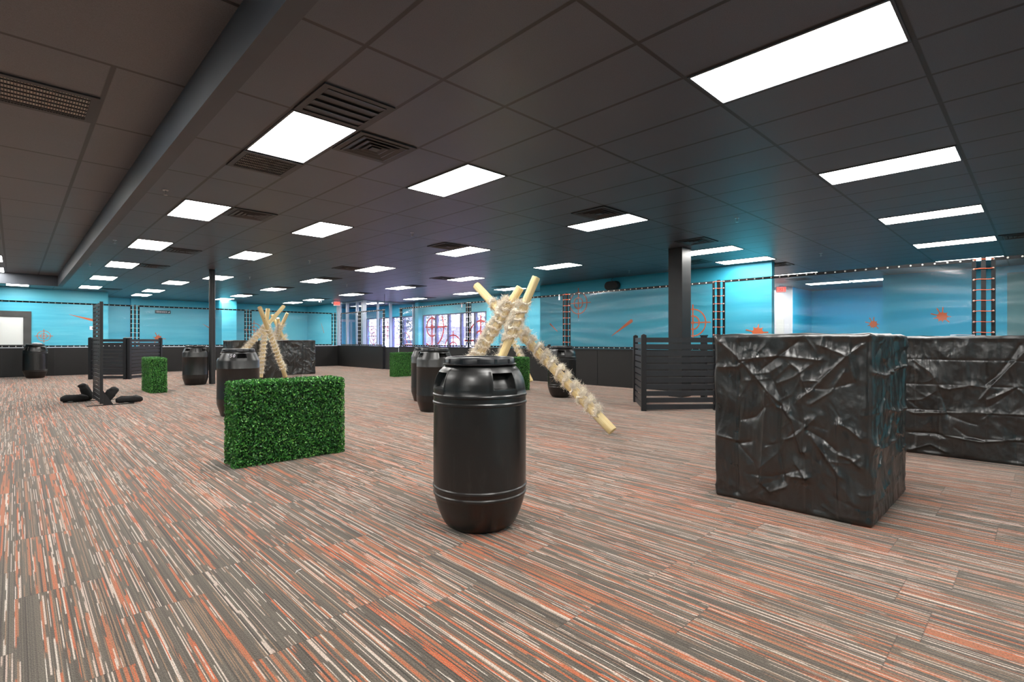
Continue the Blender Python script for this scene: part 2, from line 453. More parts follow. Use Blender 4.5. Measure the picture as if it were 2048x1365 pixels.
# ------------------------------------------------------------------ room shell
XW, YB, XE, YF = -7.0, -5.0, 22.0, 28.05     # outer limits
struct('floor', boxmb(XW, XE, YB, YF + 0.3, -0.08, 0.0), 'carpet', 'striped orange, grey and brown carpet planks')
cb = MB()
cb.box(0.93, 14.6, YB, YF + 0.3, CEIL, CEIL + 0.06)
cb.box(14.6, XE, YB, 12.0, CEIL, CEIL + 0.06)
cb.box(XW, 0.93, 19.0, YF + 0.3, CEIL, CEIL + 0.06)
struct('ceiling', cb, 'ceil', 'black suspended tile ceiling')
struct('ceiling_lowered', boxmb(XW, 0.90, YB, 19.0, LOWCEIL, LOWCEIL + 0.06), 'lowceil', 'lower bay of black ceiling tiles left of the bulkhead')
bm = MB(); ZB = 2.645
pts = [(XW, 18.93), (0.868, 18.93), (0.868, YB), (0.972, YB), (0.972, 19.07), (XW, 19.07)]
bm.add([(x, y, z) for z in (ZB, CEIL) for x, y in pts],
       [(5, 4, 1, 0), (1, 4, 3, 2), (6, 7, 10, 11), (7, 8, 9, 10), (0, 1, 7, 6), (1, 2, 8, 7), (2, 3, 9, 8), (3, 4, 10, 9), (4, 5, 11, 10), (5, 0, 6, 11)])
struct('beam', bm, 'beam', 'dark bulkhead beam running along the ceiling')

# outer shell behind and beside the camera
struct('wall_back', boxmb(XW, XE, YB - 0.2, YB, 0, CEIL + .06), 'mural')
struct('wall_west', boxmb(XW - 0.2, XW, YB - .2, YF + .3, 0, CEIL + .06), 'mural')
struct('wall_east', boxmb(XE, XE + 0.2, YB - .2, 12.0, 0, CEIL + .06), 'mural_deep')
# far left mural walls
struct('wall_left', boxmb(XW, 2.60, 25.0, 25.3, 0, CEIL), 'mural')
struct('wall_left_return', boxmb(2.42, 2.60, 25.3, YF, 0, CEIL), 'mural')
struct('wall_far', boxmb(2.60, 14.6, YF, YF + 0.25, 0, CEIL), 'mural')
struct('column', boxmb(3.69, 4.08, 27.8, YF, 0, CEIL), 'mural')
struct('column_wide', boxmb(6.78, 7.40, 25.95, YF, 0, CEIL), 'mural')
# wall beside the vestibule
struct('wall_corner', boxmb(11.56, 11.75, 24.45, YF, 0, CEIL), 'mural')
# jog wall on the right
jb = MB(); jb.box(12.83, 13.0, 4.43, 11.86, 0, CEIL)
struct('wall_right', jb, 'mural_mid', 'blue mural wall with crosshair behind the net')
struct('wall_right_return', boxmb(13.0, 14.6, 11.70, 11.86, 0, CEIL), 'mural')
# exterior side closure
struct('wall_north', boxmb(14.6, XE, 11.86, 12.0, 0, CEIL), 'mural_deep')
struct('wall_white', boxmb(19.50, 21.6, 6.04, 11.86, 0, CEIL), 'mural_deep')
struct('trim_white', boxmb(19.47, 19.50, 6.045, 11.86, 0, CEIL), 'white', 'white wall face under the exit sign')
struct('wall_alcove', boxmb(21.6, 21.9, 3.0, 6.04, 0, CEIL), 'mural_deep')
struct('wall_near_right', boxmb(17.90, 21.9, YB, 3.17, 0, CEIL), 'mural_deep')
d1 = boxmb(17.86, 17.90, -1.2, 0.60, 0, 2.84)
struct('door_1', d1, 'teal_panel', 'grey teal panel door at right edge')

# window wall with two openings
WX = 14.37
wb = MB()
def wpiece(y0, y1, z0, z1): wb.box(WX, WX + 0.22, y0, y1, z0, z1)
W1 = (21.95, 26.75); W2 = (16.38, 21.12); ZS, ZT = 0.35, 2.40
wpiece(11.86, W2[0], 0, CEIL); wpiece(W2[1], W1[0], 0, CEIL); wpiece(W1[1], YF, 0, CEIL)
for a, b_ in (W1, W2): wpiece(a, b_, ZT, CEIL); wpiece(a, b_, 0, ZS)
struct('wall_window', wb, 'mural', 'blue mural wall holding the windows')
struct('column_window', boxmb(WX - 0.22, WX, 21.14, 21.45, 0, CEIL), 'mural')
struct('column_window_right', boxmb(WX - 0.18, WX, 15.42, 16.12, 0, CEIL), 'mural')
def window(n, y0, y1, mull, label):
    root = bpy.data.objects.new('window_%d' % n, None); C.objects.link(root); root['kind'] = 'structure'; root['label'] = label
    root.location = (WX, y0, ZS)
    ln = y1 - y0; h = ZT - ZS
    f = MB()
    for a in ((0, 0.09), (ln - 0.09, ln)): f.box(0.02, 0.14, a[0], a[1], 0, h)
    f.box(0.02, 0.14, 0, ln, 0, 0.08); f.box(0.02, 0.14, 0, ln, h - 0.05, h)
    obj('window_frame', f, 'mullion', root)
    for y in mull: obj('mullion', boxmb(0.0, 0.13, y - y0 - 0.065, y - y0 + 0.065, 0.08, h - 0.05), 'mullion', root)
    obj('pane', boxmb(0.075, 0.083, 0.09, ln - 0.09, 0.08, h - 0.05), 'glass', root)
window(1, W1[0], W1[1], (22.85, 23.95, 25.25), 'window seen through the vestibule')
window(2, W2[0], W2[1], (17.15, 18.12, 19.06, 20.02), 'window with big red crosshair decals')

# low black walls
def pony(name, x0, x1, y0, y1, along):
    b = MB(); b.box(x0, x1, y0, y1, 0, PONY)
    return struct(name, b, 'black_paint', 'low black half wall under the net')
pony('wall_low_left', XW, NX, NY, NY + 0.14, 'x')
pony('wall_low_right', NX, NX + 0.14, 18.40, NY + 0.14, 'y')
pony('wall_low_front', NX, NX + 0.14, -4.0, 17.20, 'y')
# panel joints on the low walls (thin cover strips)
jm = MB()
for k in range(14):
    y = 16.5 - 1.235 * k
    if y > -3: jm.box(NX - 0.006, NX, y - 0.012, y + 0.012, 0.0, PONY - 0.02)
struct('trim_1', jm, 'metal_black', 'narrow joint strips on the right half wall')
jm = MB()
for k in range(13): jm.box(9.6 - 1.235 * k - 0.012, 9.6 - 1.235 * k + 0.012, NY - 0.006, NY, 0.0, PONY - 0.02)
struct('trim_2', jm, 'metal_black', 'narrow joint strips on the far half wall')
struct('trim_3', boxmb(XW, NX + 0.16, NY - 0.015, NY + 0.16, PONY, PONY + 0.018), 'white', 'pale ledge on top of the far half wall')
lb = MB(); lb.box(NX - 0.015, NX + 0.16, 18.40, NY - 0.015, PONY, PONY + 0.018); lb.box(NX - 0.015, NX + 0.16, -4.0, 17.2, PONY, PONY + 0.018)
struct('trim_4', lb, 'metal_black', 'dark ledge on top of the right half wall')

# gate in the low wall
g = thing('gate', 'dark half-height gate between the low walls left of the far hedge', 'gate', (NX + 0.1, 17.80, 0))
obj('gate_leaf', boxmb(-0.02, 0.03, -0.57, 0.57, 0.0, PONY - 0.02), 'column', g)
obj('jamb', boxmb(-0.07, -0.02, -0.60, -0.53, 0.0, 0.86), 'white', g)['label'] = 'white upright strip'

# vestibule glazing
def vestibule():
    v = thing('glass_vestibule', 'aluminium framed glass vestibule in the far corner by the windows', 'vestibule', (11.6, 21.8, 0))
    def post(x, y, wx=0.055, wy=0.055): obj('mullion', boxmb(x - wx, x + wx, y - wy, y + wy, 0.0, CEIL - 0.002), 'alu', v)
    post(0, 0, 0.09, 0.09); post(0, 0.62); post(0, 1.62, 0.05, 0.07); post(0, 2.40); post(0, 2.62)
    post(0.72, 0, 0.045, 0.045); post(1.40, 0, 0.06, 0.045); post(2.70, 0, 0.055, 0.045)
    r = MB(); r.box(-0.04, 0.04, 0.09, 2.6, CEIL - 0.07, CEIL - 0.002); r.box(0.09, 2.72, -0.04, 0.04, CEIL - 0.07, CEIL - 0.002)
    obj('head_rail', r, 'alu', v)
    p = MB(); p.box(-0.006, 0.006, 0.09, 2.6, 0.05, CEIL - 0.07); p.box(0.09, 2.70, -0.006, 0.006, 0.05, CEIL - 0.07)
    obj('pane', p, 'glass', v)
vestibule()
df = thing('door_frame', 'pale door frame on the blue wall inside the vestibule', 'door frame', (14.1, YF - 0.03, 0))
fb = MB(); fb.box(-0.95, 0.24, -0.03, 0.03, 2.24, 2.38); obj('head', fb, 'white', df)
obj('jamb', boxmb(-0.07, 0.06, -0.03, 0.03, 0, 2.24), 'white', df)

# ------------------------------------------------------------------ exterior seen through the windows
struct('ground_outside', boxmb(14.6, 75, 12.0, 80, -0.25, -0.12), 'asphalt', 'parking lot outside the windows')
def car(x, y, rz, label, col):
    t = thing('car', label, 'car', (x, y, -0.12), rz, 'cars parked outside the windows')
    prof = [(-2.2, 0.35), (-2.25, 0.75), (-1.9, 0.95), (-1.2, 1.0), (-0.7, 1.42), (0.8, 1.45), (1.5, 1.02), (2.15, 0.9), (2.25, 0.6), (2.2, 0.35)]
    b = MB(); n = len(prof)
    b.add([(px, sy * 0.85, pz) for sy in (-1, 1) for px, pz in prof],
          [tuple(range(n - 1, -1, -1)), tuple(range(n, 2 * n))] + [(i, (i + 1) % n, n + (i + 1) % n, n + i) for i in range(n)])
    obj('body', b, col, t)
    gl = MB(); gl.box(-0.75, 0.95, -0.862, 0.862, 1.04, 1.36); obj('window', gl, 'carglass', t)
    for wx in (-1.4, 1.4):
        for wy in (-0.8, 0.8):
            wl = MB(); wl.lathe([(0.32, -0.1), (0.34, 0), (0.32, 0.1)], 16)
            obj('wheel', wl, 'tyre', t, (wx, wy, 0.34), (PI / 2, 0, 0))
M['carblue'] = simple('blue_grey_car_paint', (0.3, 0.36, 0.5), 0.3)
car(23.5, 38.0, 0.4, 'white car parked outside the vestibule window', 'carbody')
car(27.0, 34.0, 0.5, 'blue grey car parked outside between the two windows', 'carblue')
car(25.5, 29.0, 0.5, 'pale car parked outside the window with big red crosshairs', 'carbody')
def tree(x, y, h, label, seed):
    rs = np.random.RandomState(seed)
    t = thing('tree', label, 'tree', (x, y, -0.12), 0, 'trees beyond the parking lot')
    tb = MB(); tb.tube([(0, 0, 0), (0.1, 0.05, h * 0.3), (0.0, 0.1, h * 0.6), (0.1, 0, h * 0.85)], [0.28, 0.22, 0.14, 0.05], 8)
    for k in range(9):
        a = rs.rand() * 6.28; z0 = h * (0.25 + 0.5 * rs.rand()); r = h * 0.28
        tb.tube([(0.05, 0.05, z0), (math.cos(a) * r * .5, math.sin(a) * r * .5, z0 + h * .1), (math.cos(a) * r, math.sin(a) * r, z0 + h * .17)], [0.08, 0.05, 0.02], 6)
    obj('trunk', tb, 'bark', t)
    n = 1500
    P = rs.randn(n, 3) * [h * .2, h * .2, h * .2] + [0, 0, h * .6]; P[:, 2] = np.clip(P[:, 2], 0.5, None)
    D = rs.randn(n, 3); D /= np.linalg.norm(D, axis=1)[:, None]; E2 = np.cross(D, rs.randn(n, 3)); E2 /= np.linalg.norm(E2, axis=1)[:, None]
    sz = 0.16 + 0.14 * rs.rand(n, 1)
    V = np.stack([P - D * sz, P + E2 * sz * .5, P + D * sz, P - E2 * sz * .5], 1).reshape(-1, 3)
    obj('foliage', np_mesh('foliage', V, np.arange(4 * n).reshape(n, 4), False), 'treeleaf', t)
for k, (x, y, h) in enumerate([(40, 43, 9), (37, 56, 8), (51, 54, 10), (27, 63, 9), (53, 37, 9), (44, 31, 8), (31, 75, 9), (48, 68, 10)]):
    tree(x, y, h, 'bare looking tree beyond the parking lot, seen through the far windows', 30 + k)
struct('hill_outside', boxmb(55, 57, 20, 80, -0.2, 3.6), 'twig', 'distant hedge line beyond the lot')

# ------------------------------------------------------------------ columns
cm = MB(); cm.lathe([(0.074, 0.0), (0.074, CEIL)], 24)
o = obj('round_column', cm.mesh('round_column', 40), 'column', None, (3.75, 15.23, 0)); o['kind'] = 'structure'; o['label'] = 'slim dark round post beside the far barrel'
o = bevel(struct('square_column', boxmb(9.58, 9.96, 5.0, 5.30, 0, CEIL), 'column', 'square charcoal column behind the slatted fence'), 0.006)

# ------------------------------------------------------------------ ceiling lights
def cell(i, j): return GX + (i + 0.5) * GS, GY + (j + 0.5) * GT
frame_me = MB()
a, b_ = GS / 2 - 0.013, GT / 2 - 0.013; ai, bi = 0.272, 0.582
frame_me.box(-a, a, -b_, -bi, -0.007, 0); frame_me.box(-a, a, bi, b_, -0.007, 0)
frame_me.box(-a, -ai, -bi, bi, -0.007, 0); frame_me.box(ai, a, -bi, bi, -0.007, 0)
frame_me = frame_me.mesh('light_frame'); frame_me.materials.append(M['beam'])
dif_me = boxmb(-ai, ai, -bi, bi, -0.004, 0.0).mesh('light_diffuser'); dif_me.materials.append(M['lamp'])
proto = None
ORD = ['nearest', 'second', 'third', 'fourth', 'fifth', 'sixth', 'seventh', 'eighth', 'ninth']
rows = [('in the row beside the dark beam', CEIL, [cell(-1, j) for j in (1, 4, 7, 10, 13, 16)]),
        ('in the second row from the beam', CEIL, [cell(2, -2), cell(2, 1), cell(2, 4), cell(2, 7), cell(3, 11), cell(2, 13), cell(2, 16), cell(2, 18)]),
        ('in the third row from the beam', CEIL, [cell(7, j) for j in (-2, 1, 4, 7, 10, 13, 16, 18)]),
        ('in the fourth row from the beam', CEIL, [cell(12, -2), cell(13, 1), cell(12, 4), cell(12, 7), cell(12, 10), cell(12, 13), cell(12, 16), cell(12, 18)]),
        ('in the row behind the right nets', CEIL, [cell(17, -2), cell(16, 1), cell(17, 8), cell(17, 10), cell(17, 13), cell(17, 16)]),
        ('behind the net by the right exit sign', CEIL, [cell(22, -2), cell(22, 1), cell(27, 0), cell(27, 1)]),
        ('in the lowered bay, left edge', LOWCEIL, [(-0.46, 12.17), (-0.46, 15.84), (-0.46, 18.28)]),
        ('past the end of the dark beam at far left', CEIL, [(0.085, 23.75)])]
def place_light(x, y, z, label):
    global proto
    if proto is None:
        proto = thing('ceiling_light', label, 'ceiling light', (x, y, z), 0, 'white troffer ceiling lights')
        obj('frame', frame_me, None, proto); obj('diffuser', dif_me, None, proto)
    else: dup(proto, (x, y, z), 0, label)
for desc, z, ps in rows:
    for k, (x, y) in enumerate(ps):
        nm = 'only white ceiling light ' if len(ps) == 1 else '%s white ceiling light from the camera ' % ORD[k]
        place_light(x, y, z, nm + desc)
for x, y in (cell(-1, -2), cell(2, -5), cell(7, -5), cell(12, -5), cell(-1, -5), cell(22, 4), cell(27, 3)):  # unseen panels added for illumination; last pair added to brighten the white wall
    place_light(x, y, CEIL, 'unseen ceiling light added for illumination, overhead, behind the camera or behind a wall')
for x, y in ((-0.46, 1.17), (-0.46, 4.83), (-0.46, 8.5), (-3.6, 1.17), (-3.6, 8.5), (-3.6, 15.84)):  # outer column unseen, added for more light; inner one inferred from left-edge glow
    place_light(x, y, LOWCEIL, 'unseen white ceiling light beyond the left edge, in the lowered bay')

# ------------------------------------------------------------------ ceiling vents
VH = GS / 2 - 0.012
def vent_frame(h=VH, w=0.05):
    b = MB(); i = h - w
    b.box(-h, h, -h, -i, -0.012, 0); b.box(-h, h, i, h, -0.012, 0); b.box(-h, -i, -i, i, -0.012, 0); b.box(i, h, -i, i, -0.012, 0)
    return b
vf = vent_frame().mesh('vent_frame'); vf.materials.append(M['vent'])
vback = boxmb(-VH + .05, VH - .05, -VH + .05, VH - .05, -0.003, 0).mesh('vent_back'); vback.materials.append(M['dark_in'])
def cone_me():
    b = MB()
    for k, (r0, r1) in enumerate(((0.235, 0.18), (0.165, 0.115), (0.1, 0.055))):
        z0, z1 = -0.016, -0.006
        vs = [(sx * r, sy * r, z) for r, z in ((r0, z0), (r0 - 0.012, z0 - 0.004), (r1, z1)) for sx, sy in ((-1, -1), (1, -1), (1, 1), (-1, 1))]
        b.add(vs, [(o_ + q, o_ + (q + 1) % 4, o_ + 4 + (q + 1) % 4, o_ + 4 + q) for o_ in (0, 4) for q in range(4)])
    b.box(-0.045, 0.045, -0.045, 0.045, -0.018, -0.01)
    return b
cone = cone_me().mesh('vent_louver'); cone.materials.append(M['vent'])
vproto = None
def diffuser(x, y, label, z=CEIL):
    global vproto
    if vproto is None:
        vproto = thing('ceiling_vent', label, 'ceiling vent', (x, y, z), 0, 'black square ceiling vents')
        obj('frame', vf, None, vproto); obj('louver', cone, None, vproto); obj('backing', vback, None, vproto)
    else: dup(vproto, (x, y, z), 0, label)
def half(i, h): return GX + (i + .5) * GS, GY + (h + .5) * GT / 2
LV = [((0, 2), 'black square stepped vent touching the nearest light beside the dark beam'),
      ((0, 8), 'black vent right of the second light beside the dark beam'),
      ((0, 15), 'black vent right of the third light beside the dark beam'),
      ((0, 20), 'black vent right of the fourth light beside the dark beam'),
      ((0, 33), 'black vent right of the farthest light beside the dark beam'),
      ((6, 2), 'black vent left of the light in front of the square column'),
      ((6, 8), 'black vent left of the third light of the third row'),
      ((6, 15), 'black vent left of the fourth light of the third row'),
      ((7, 19), 'black vent next to the fifth light of the third row'),
      ((7, 25), 'black vent next to the sixth light of the third row'),
      ((7, 31), 'black vent next to the seventh light of the third row'),
      ((11, 2), 'black vent above the square column'),
      ((11, 15), 'black vent left of the fourth light of the fourth row'),
      ((12, 19), 'black vent next to the fifth light of the fourth row'),
      ((12, 25), 'black vent next to the sixth light of the fourth row'),
      ((12, 31), 'black vent next to the seventh light of the fourth row'),
      ((16, 16), 'black vent left of the third light of the fifth row'),
      ((17, 25), 'black vent next to the light before the vestibule'),
      ((15, 4), 'black vent right of the square column near the mural wall'),
      ((18, 2), 'black vent beyond the corner of the mural wall at right'),
      ((17, -5), 'black vent at the right edge of the picture'),
      ((24, 3), 'black vent above the red exit sign at right')]
for (i, h), lab in LV: diffuser(*half(i, h), lab)
def eggcrate(x, y, z, label):
    t = thing('return_grille', label, 'ceiling grille', (x, y, z))
    obj('frame', vf, None, t)
    b = MB(); i = VH - .05
    for k in range(29): c = -i + 2 * i * (k + .5) / 29; b.box(c - .0022, c + .0022, -i, i, -0.012, -0.004)
    for k in range(6): c = -i + 2 * i * (k + .5) / 6; b.box(-i, i, c - .003, c + .003, -0.014, -0.005)
    obj('lattice', b, 'vent', t)
    obj('filter', boxmb(-i, i, -i, i, -0.003, 0), 'filter', t)['label'] = 'pale filter behind the lattice'
eggcrate(*half(-1, 4), CEIL, 'lattice return grille touching the far end of the nearest light beside the beam')
eggcrate(0.165, GY + GT * 1.75, LOWCEIL, 'lattice return grille with pale filter in the lowered ceiling bay at left')
t = thing('filter_grille', 'black four-slat grille before the nearest light beside the beam', 'ceiling grille', (*half(-1, 1), CEIL))
obj('frame', vf, None, t); obj('backing', vback, None, t)
i_ = VH - .05
for k in range(4):
    c = -i_ + 2 * i_ * (k + .5) / 4
    mt = Matrix.Translation((0, c, -0.007)) @ Matrix.Rotation(0.12, 4, 'X')
    bb = MB(); bb.box(-i_, i_, -i_ / 4 + .006, i_ / 4 - .006, -0.002, 0.002, mt); obj('slat', bb, 'vent', t)

# ------------------------------------------------------------------ sprinklers, camera, exit signs, speaker
sproto = None
SP = [(1.36, 7.62, 'sprinkler head by the beam, above the second light beside it'), (1.35, 12.05, 'sprinkler head by the beam, above the third light beside it'),
      (4.97, 7.62, 'sprinkler head between the second and third light rows, nearer one'), (4.97, 11.94, 'sprinkler head between the second and third light rows, farther one'),
      (7.96, 3.25, 'sprinkler head on the ceiling before the square column'), (12.44, 3.3, 'sprinkler head above the net at right'),
      (8.0, 11.92, 'sprinkler head in front of the vent of the fourth row'), (11.8, 7.67, 'small sprinkler head over the black wall speaker'),
      (1.33, 16.2, 'sprinkler head near the far end of the beam'), (4.97, 16.2, 'sprinkler head right of the slim round column'), (8.0, 16.2, 'sprinkler head above the far timber tripod')]
for x, y, lab in SP:
    if sproto is None:
        sproto = thing('ceiling_sprinkler', lab, 'sprinkler', (x, y, CEIL + .001), 0, 'chrome ceiling sprinklers')
        e = MB(); e.lathe([(0.03, -0.006), (0.035, 0.0)], 16); obj('escutcheon', e.mesh('escutcheon', 30), 'chrome', sproto)
        e = MB(); e.tube([(0, 0, 0), (0, 0, -0.03)], 0.009, 8); e.tube([(0.0, 0.011, -0.028), (0.0, 0.014, -0.045), (0, 0.003, -0.058)], 0.0035, 6); e.tube([(0, -0.011, -0.028), (0, -0.014, -0.045), (0, -0.003, -0.058)], 0.0035, 6)
        obj('body', e, 'chrome', sproto)
        e = MB(); e.lathe([(0.022, -0.061), (0.02, -0.057)], 12); obj('deflector', e, 'chrome', sproto)
    else: dup(sproto, (x, y, CEIL + .001), 0, lab)

t = thing('ceiling_dome_camera', 'white dome security camera on the ceiling of the far corner', 'security camera', (10.2, 23.3, CEIL))
e = MB(); e.lathe([(0.075, -0.03), (0.085, -0.02), (0.085, 0)], 20); obj('base', e.mesh('base', 40), 'white', t)
e = MB(); e.lathe([(0.012, -0.105), (0.045, -0.095), (0.066, -0.07), (0.07, -0.03)], 20); obj('housing', e.mesh('housing', 60), 'white', t)
e = MB(); e.lathe([(0.024, 0), (0.022, 0.02), (0.012, 0.028)], 16); obj('lens', e.mesh('lens', 60), 'speaker', t, (-0.03, -0.05, -0.07), Euler((1.9, 0, -0.55)))

def textmesh(s, size, depth, name):
    cu = bpy.data.curves.new(name, 'FONT'); cu.body = s; cu.size = size; cu.extrude = depth; cu.align_x = 'CENTER'; cu.align_y = 'CENTER'
    to = bpy.data.objects.new(name, cu); C.objects.link(to)
    dg = bpy.context.evaluated_depsgraph_get()
    me = bpy.data.meshes.new_from_object(to.evaluated_get(dg)); me.name = name
    bpy.data.objects.remove(to); bpy.data.curves.remove(cu)
    return me
def exit_sign(x, y, ztop, rz, label, w=0.31, h=0.2):
    t = thing('exit_sign', label, 'exit sign', (x, y, ztop), rz)
    cn = MB(); cn.box(-0.06, 0.06, -0.02, 0.03, -0.03, 0); obj('canopy', cn, 'white', t)
    hs_ = MB(); hs_.box(-w / 2, w / 2, -0.025, 0.025, -0.03 - h, -0.03); bevel(obj('housing', hs_, 'white', t), 0.006)
    fc = MB(); fc.box(-w / 2 + .02, w / 2 - .02, -0.029, -0.025, -0.03 - h + .02, -0.05); obj('face', fc, 'exit_lit', t)['label'] = 'glowing red face'
    lt = textmesh('EXIT', 0.15, 0.001, 'lettering'); o_ = obj('lettering', lt, 'bungee_red', t, (0, -0.031, -0.03 - h / 2), (PI / 2, 0, 0))
    for sx in (-1, 1):
        hd = MB(); hd.lathe([(0.04, 0), (0.05, 0.02), (0.04, 0.05)], 14); obj('lamp_head', hd.mesh('lamp_head', 50), 'white', t, (sx * (w / 2 + .035), -0.02, -0.03 - h * .35), (PI / 2, 0, 0))
exit_sign(10.85, 22.95, CEIL, -0.62, 'red exit sign hanging at the far corner left of the vestibule')
exit_sign(18.07, 5.95, 2.95, -1.15, 'red exit sign on the ceiling before the white wall at right')
obj_ = None

t = thing('wall_speaker', 'black pill shaped speaker high on the blue wall left of square column', 'speaker', (12.83, 8.87, 2.775), PI / 2)
e = MB(); prof = []
for k in range(24):
    a_ = 2 * PI * k / 24; prof.append((math.cos(a_) * 0.13 + (0.12 if math.cos(a_) > 0 else -0.12), math.sin(a_) * 0.13))
vs = [(x, y, z) for y, s_ in ((0.0, 0.9), (0.03, 1.0), (0.13, 1.0), (0.16, 0.9)) for x, z in [(q * s_, r_ * s_) for q, r_ in prof]]
fs = [(o_ * 24 + k, o_ * 24 + (k + 1) % 24, (o_ + 1) * 24 + (k + 1) % 24, (o_ + 1) * 24 + k) for o_ in range(3) for k in range(24)]
fs += [tuple(range(23, -1, -1)), tuple(72 + k for k in range(24))]
e.add(vs, fs); obj('cabinet', e.mesh('cabinet', 50), 'speaker', t)
e = MB(); e.tube([(0.0, 0.06, 0.12), (0.05, 0.05, 0.17), (0.06, 0.03, 0.21), (0.0, 0.02, 0.236)], 0.006, 6); obj('cable', e, 'speaker', t)

# ------------------------------------------------------------------ decals on the walls
def crosshair_mb(R, thin, r_in=None, arm=None, dia=0.05, bounds=None):
    """ring, inner ring, four arms and a centre diamond as a flat decal in local x/z, 3 mm thick"""
    r_in = r_in or R * 0.5; arm = arm or R * 1.36
    b = MB()
    polys = []
    def ring(r, wd, n=56):
        for k in range(n):
            a0, a1 = 2 * PI * k / n, 2 * PI * (k + 1) / n
            polys.append([((r - wd / 2) * math.cos(a0), (r - wd / 2) * math.sin(a0)), ((r + wd / 2) * math.cos(a0), (r + wd / 2) * math.sin(a0)),
                          ((r + wd / 2) * math.cos(a1), (r + wd / 2) * math.sin(a1)), ((r - wd / 2) * math.cos(a1), (r - wd / 2) * math.sin(a1))])
    ring(R, thin); ring(r_in, thin)
    for sx, sy in ((1, 0), (-1, 0), (0, 1), (0, -1)):
        px_, py_ = -sy, sx
        for k in range(10):
            a0, a1 = dia * .6 + (arm - dia * .6) * k / 10, dia * .6 + (arm - dia * .6) * (k + 1) / 10; h = thin * .5
            polys.append([(sx * a0 + px_ * h, sy * a0 + py_ * h), (sx * a0 - px_ * h, sy * a0 - py_ * h), (sx * a1 - px_ * h, sy * a1 - py_ * h), (sx * a1 + px_ * h, sy * a1 + py_ * h)])
        for rr in (R, r_in):
            q = thin * 1.35
            polys.append([(sx * (rr - q), sy * (rr - q)), (sx * rr + px_ * q, sy * rr + py_ * q), (sx * (rr + q), sy * (rr + q)), (sx * rr - px_ * q, sy * rr - py_ * q)])
    polys.append([(dia, 0), (0, dia), (-dia, 0), (0, -dia)])
    for pi_, p in enumerate(polys):
        if bounds:
            x0, x1, z0, z1 = bounds
            if any(q[0] < x0 or q[0] > x1 or q[1] < z0 or q[1] > z1 for q in p): continue
        n = len(p)
        fr_ = -0.003 - (0.0006 if len(polys) - pi_ <= 49 and (pi_ - 112) % 12 < 10 else (0.0012 if pi_ >= 112 else 0.0))
        b.add([(x, 0.0045, z) for x, z in p] + [(x, fr_, z) for x, z in p],
              [tuple(range(n)), tuple(range(2 * n - 1, n - 1, -1))] + [(k, n + k, n + (k + 1) % n, (k + 1) % n) for k in range(n)])
    return b
def streak_mb(p0, p1, w0, w1):
    dx, dz = p1[0] - p0[0], p1[1] - p0[1]; l = math.hypot(dx, dz); nx, nz = -dz / l, dx / l
    P = [(p0[0] + nx * w0, p0[1] + nz * w0), (p0[0] - nx * w0, p0[1] - nz * w0)]
    for k in range(7):
        a = -PI / 2 + PI * k / 6
        P.append((p1[0] + dx / l * w1 * math.cos(a) + nx * w1 * math.sin(a), p1[1] + dz / l * w1 * math.cos(a) + nz * w1 * math.sin(a)))
    b = MB(); n = len(P)
    b.add([(x, 0.0045, z) for x, z in P] + [(x, -0.003, z) for x, z in P],
          [tuple(range(n)), tuple(range(2 * n - 1, n - 1, -1))] + [(k, n + k, n + (k + 1) % n, (k + 1) % n) for k in range(n)])
    return b
def splat_mb(r, seed):
    rs = random.Random(seed); P = []
    n = 9
    for k in range(n):
        a = 2 * PI * k / n + rs.uniform(-.12, .12); ln = r * rs.choice((1.25, 1.5, 1.8, 2.1)); hw = 0.07 + rs.random() * .05
        P += [(r * .92 * math.cos(a - .28), r * .92 * math.sin(a - .28)), (r * 1.05 * math.cos(a - hw), r * 1.05 * math.sin(a - hw)),
              (ln * math.cos(a - hw * .6), ln * math.sin(a - hw * .6)), (ln * 1.08 * math.cos(a), ln * 1.08 * math.sin(a)), (ln * math.cos(a + hw * .6), ln * math.sin(a + hw * .6)),
              (r * 1.05 * math.cos(a + hw), r * 1.05 * math.sin(a + hw))]
    b = MB(); m = len(P)
    vs = [(x, 0.0045, z) for x, z in P] + [(0, 0.0045, 0)] + [(x, -0.003, z) for x, z in P] + [(0, -0.003, 0)]
    fs = []
    for k in range(m):
        k2 = (k + 1) % m
        fs += [(m, k, k2), (2 * m + 1, m + 1 + k2, m + 1 + k), (k, m + 1 + k, m + 1 + k2, k2)]
    b.add(vs, fs); return b
RX = -PI / 2     # decals on walls that face -X: local x runs towards -Y, front (-y local) towards -X
def decal(name, mb_, loc, rz, label, cat, group, mat='orange'):
    o_ = obj(name, mb_, mat, None, loc, (0, 0, rz)); tag(o_, label, cat, group); return o_
G1 = 'orange crosshair wall decals'
decal('crosshair_decal', crosshair_mb(0.18, 0.016, dia=0.03, arm=0.25), (0.77, 24.996, 1.31), 0, 'small orange crosshair on the blue wall beside the framed white panel', 'wall decal', G1)
decal('crosshair_decal', crosshair_mb(0.35, 0.026, arm=0.5), (8.81, YF - .004, 1.69), 0, 'orange crosshair on the far wall behind the left timber tripod', 'wall decal', G1)
decal('crosshair_decal', crosshair_mb(0.34, 0.026, arm=0.48), (12.826, 10.21, 2.33), RX, 'faint orange crosshair high on the wall above the far right barrel', 'wall decal', G1)
decal('crosshair_decal', crosshair_mb(0.35, 0.032, arm=0.48, dia=.06), (12.826, 6.39, 1.615), RX, 'orange crosshair just right of the square column', 'wall decal', G1)
G2 = 'orange bullet streak decals'
def streak(loc, rz, p0, p1, w0, w1, label): decal('streak_decal', streak_mb(p0, p1, w0, w1), loc, rz, label, 'wall decal', G2)
streak((1.46, 24.996, 2.11), 0, (0, 0), (0.68, -0.19), 0.004, 0.045, 'orange streak left of the tall slatted screen')
streak((6.50, YF - .004, 1.95), 0, (0, 0), (0.27, -0.17), 0.003, 0.02, 'thin orange streak left of the slim round column')
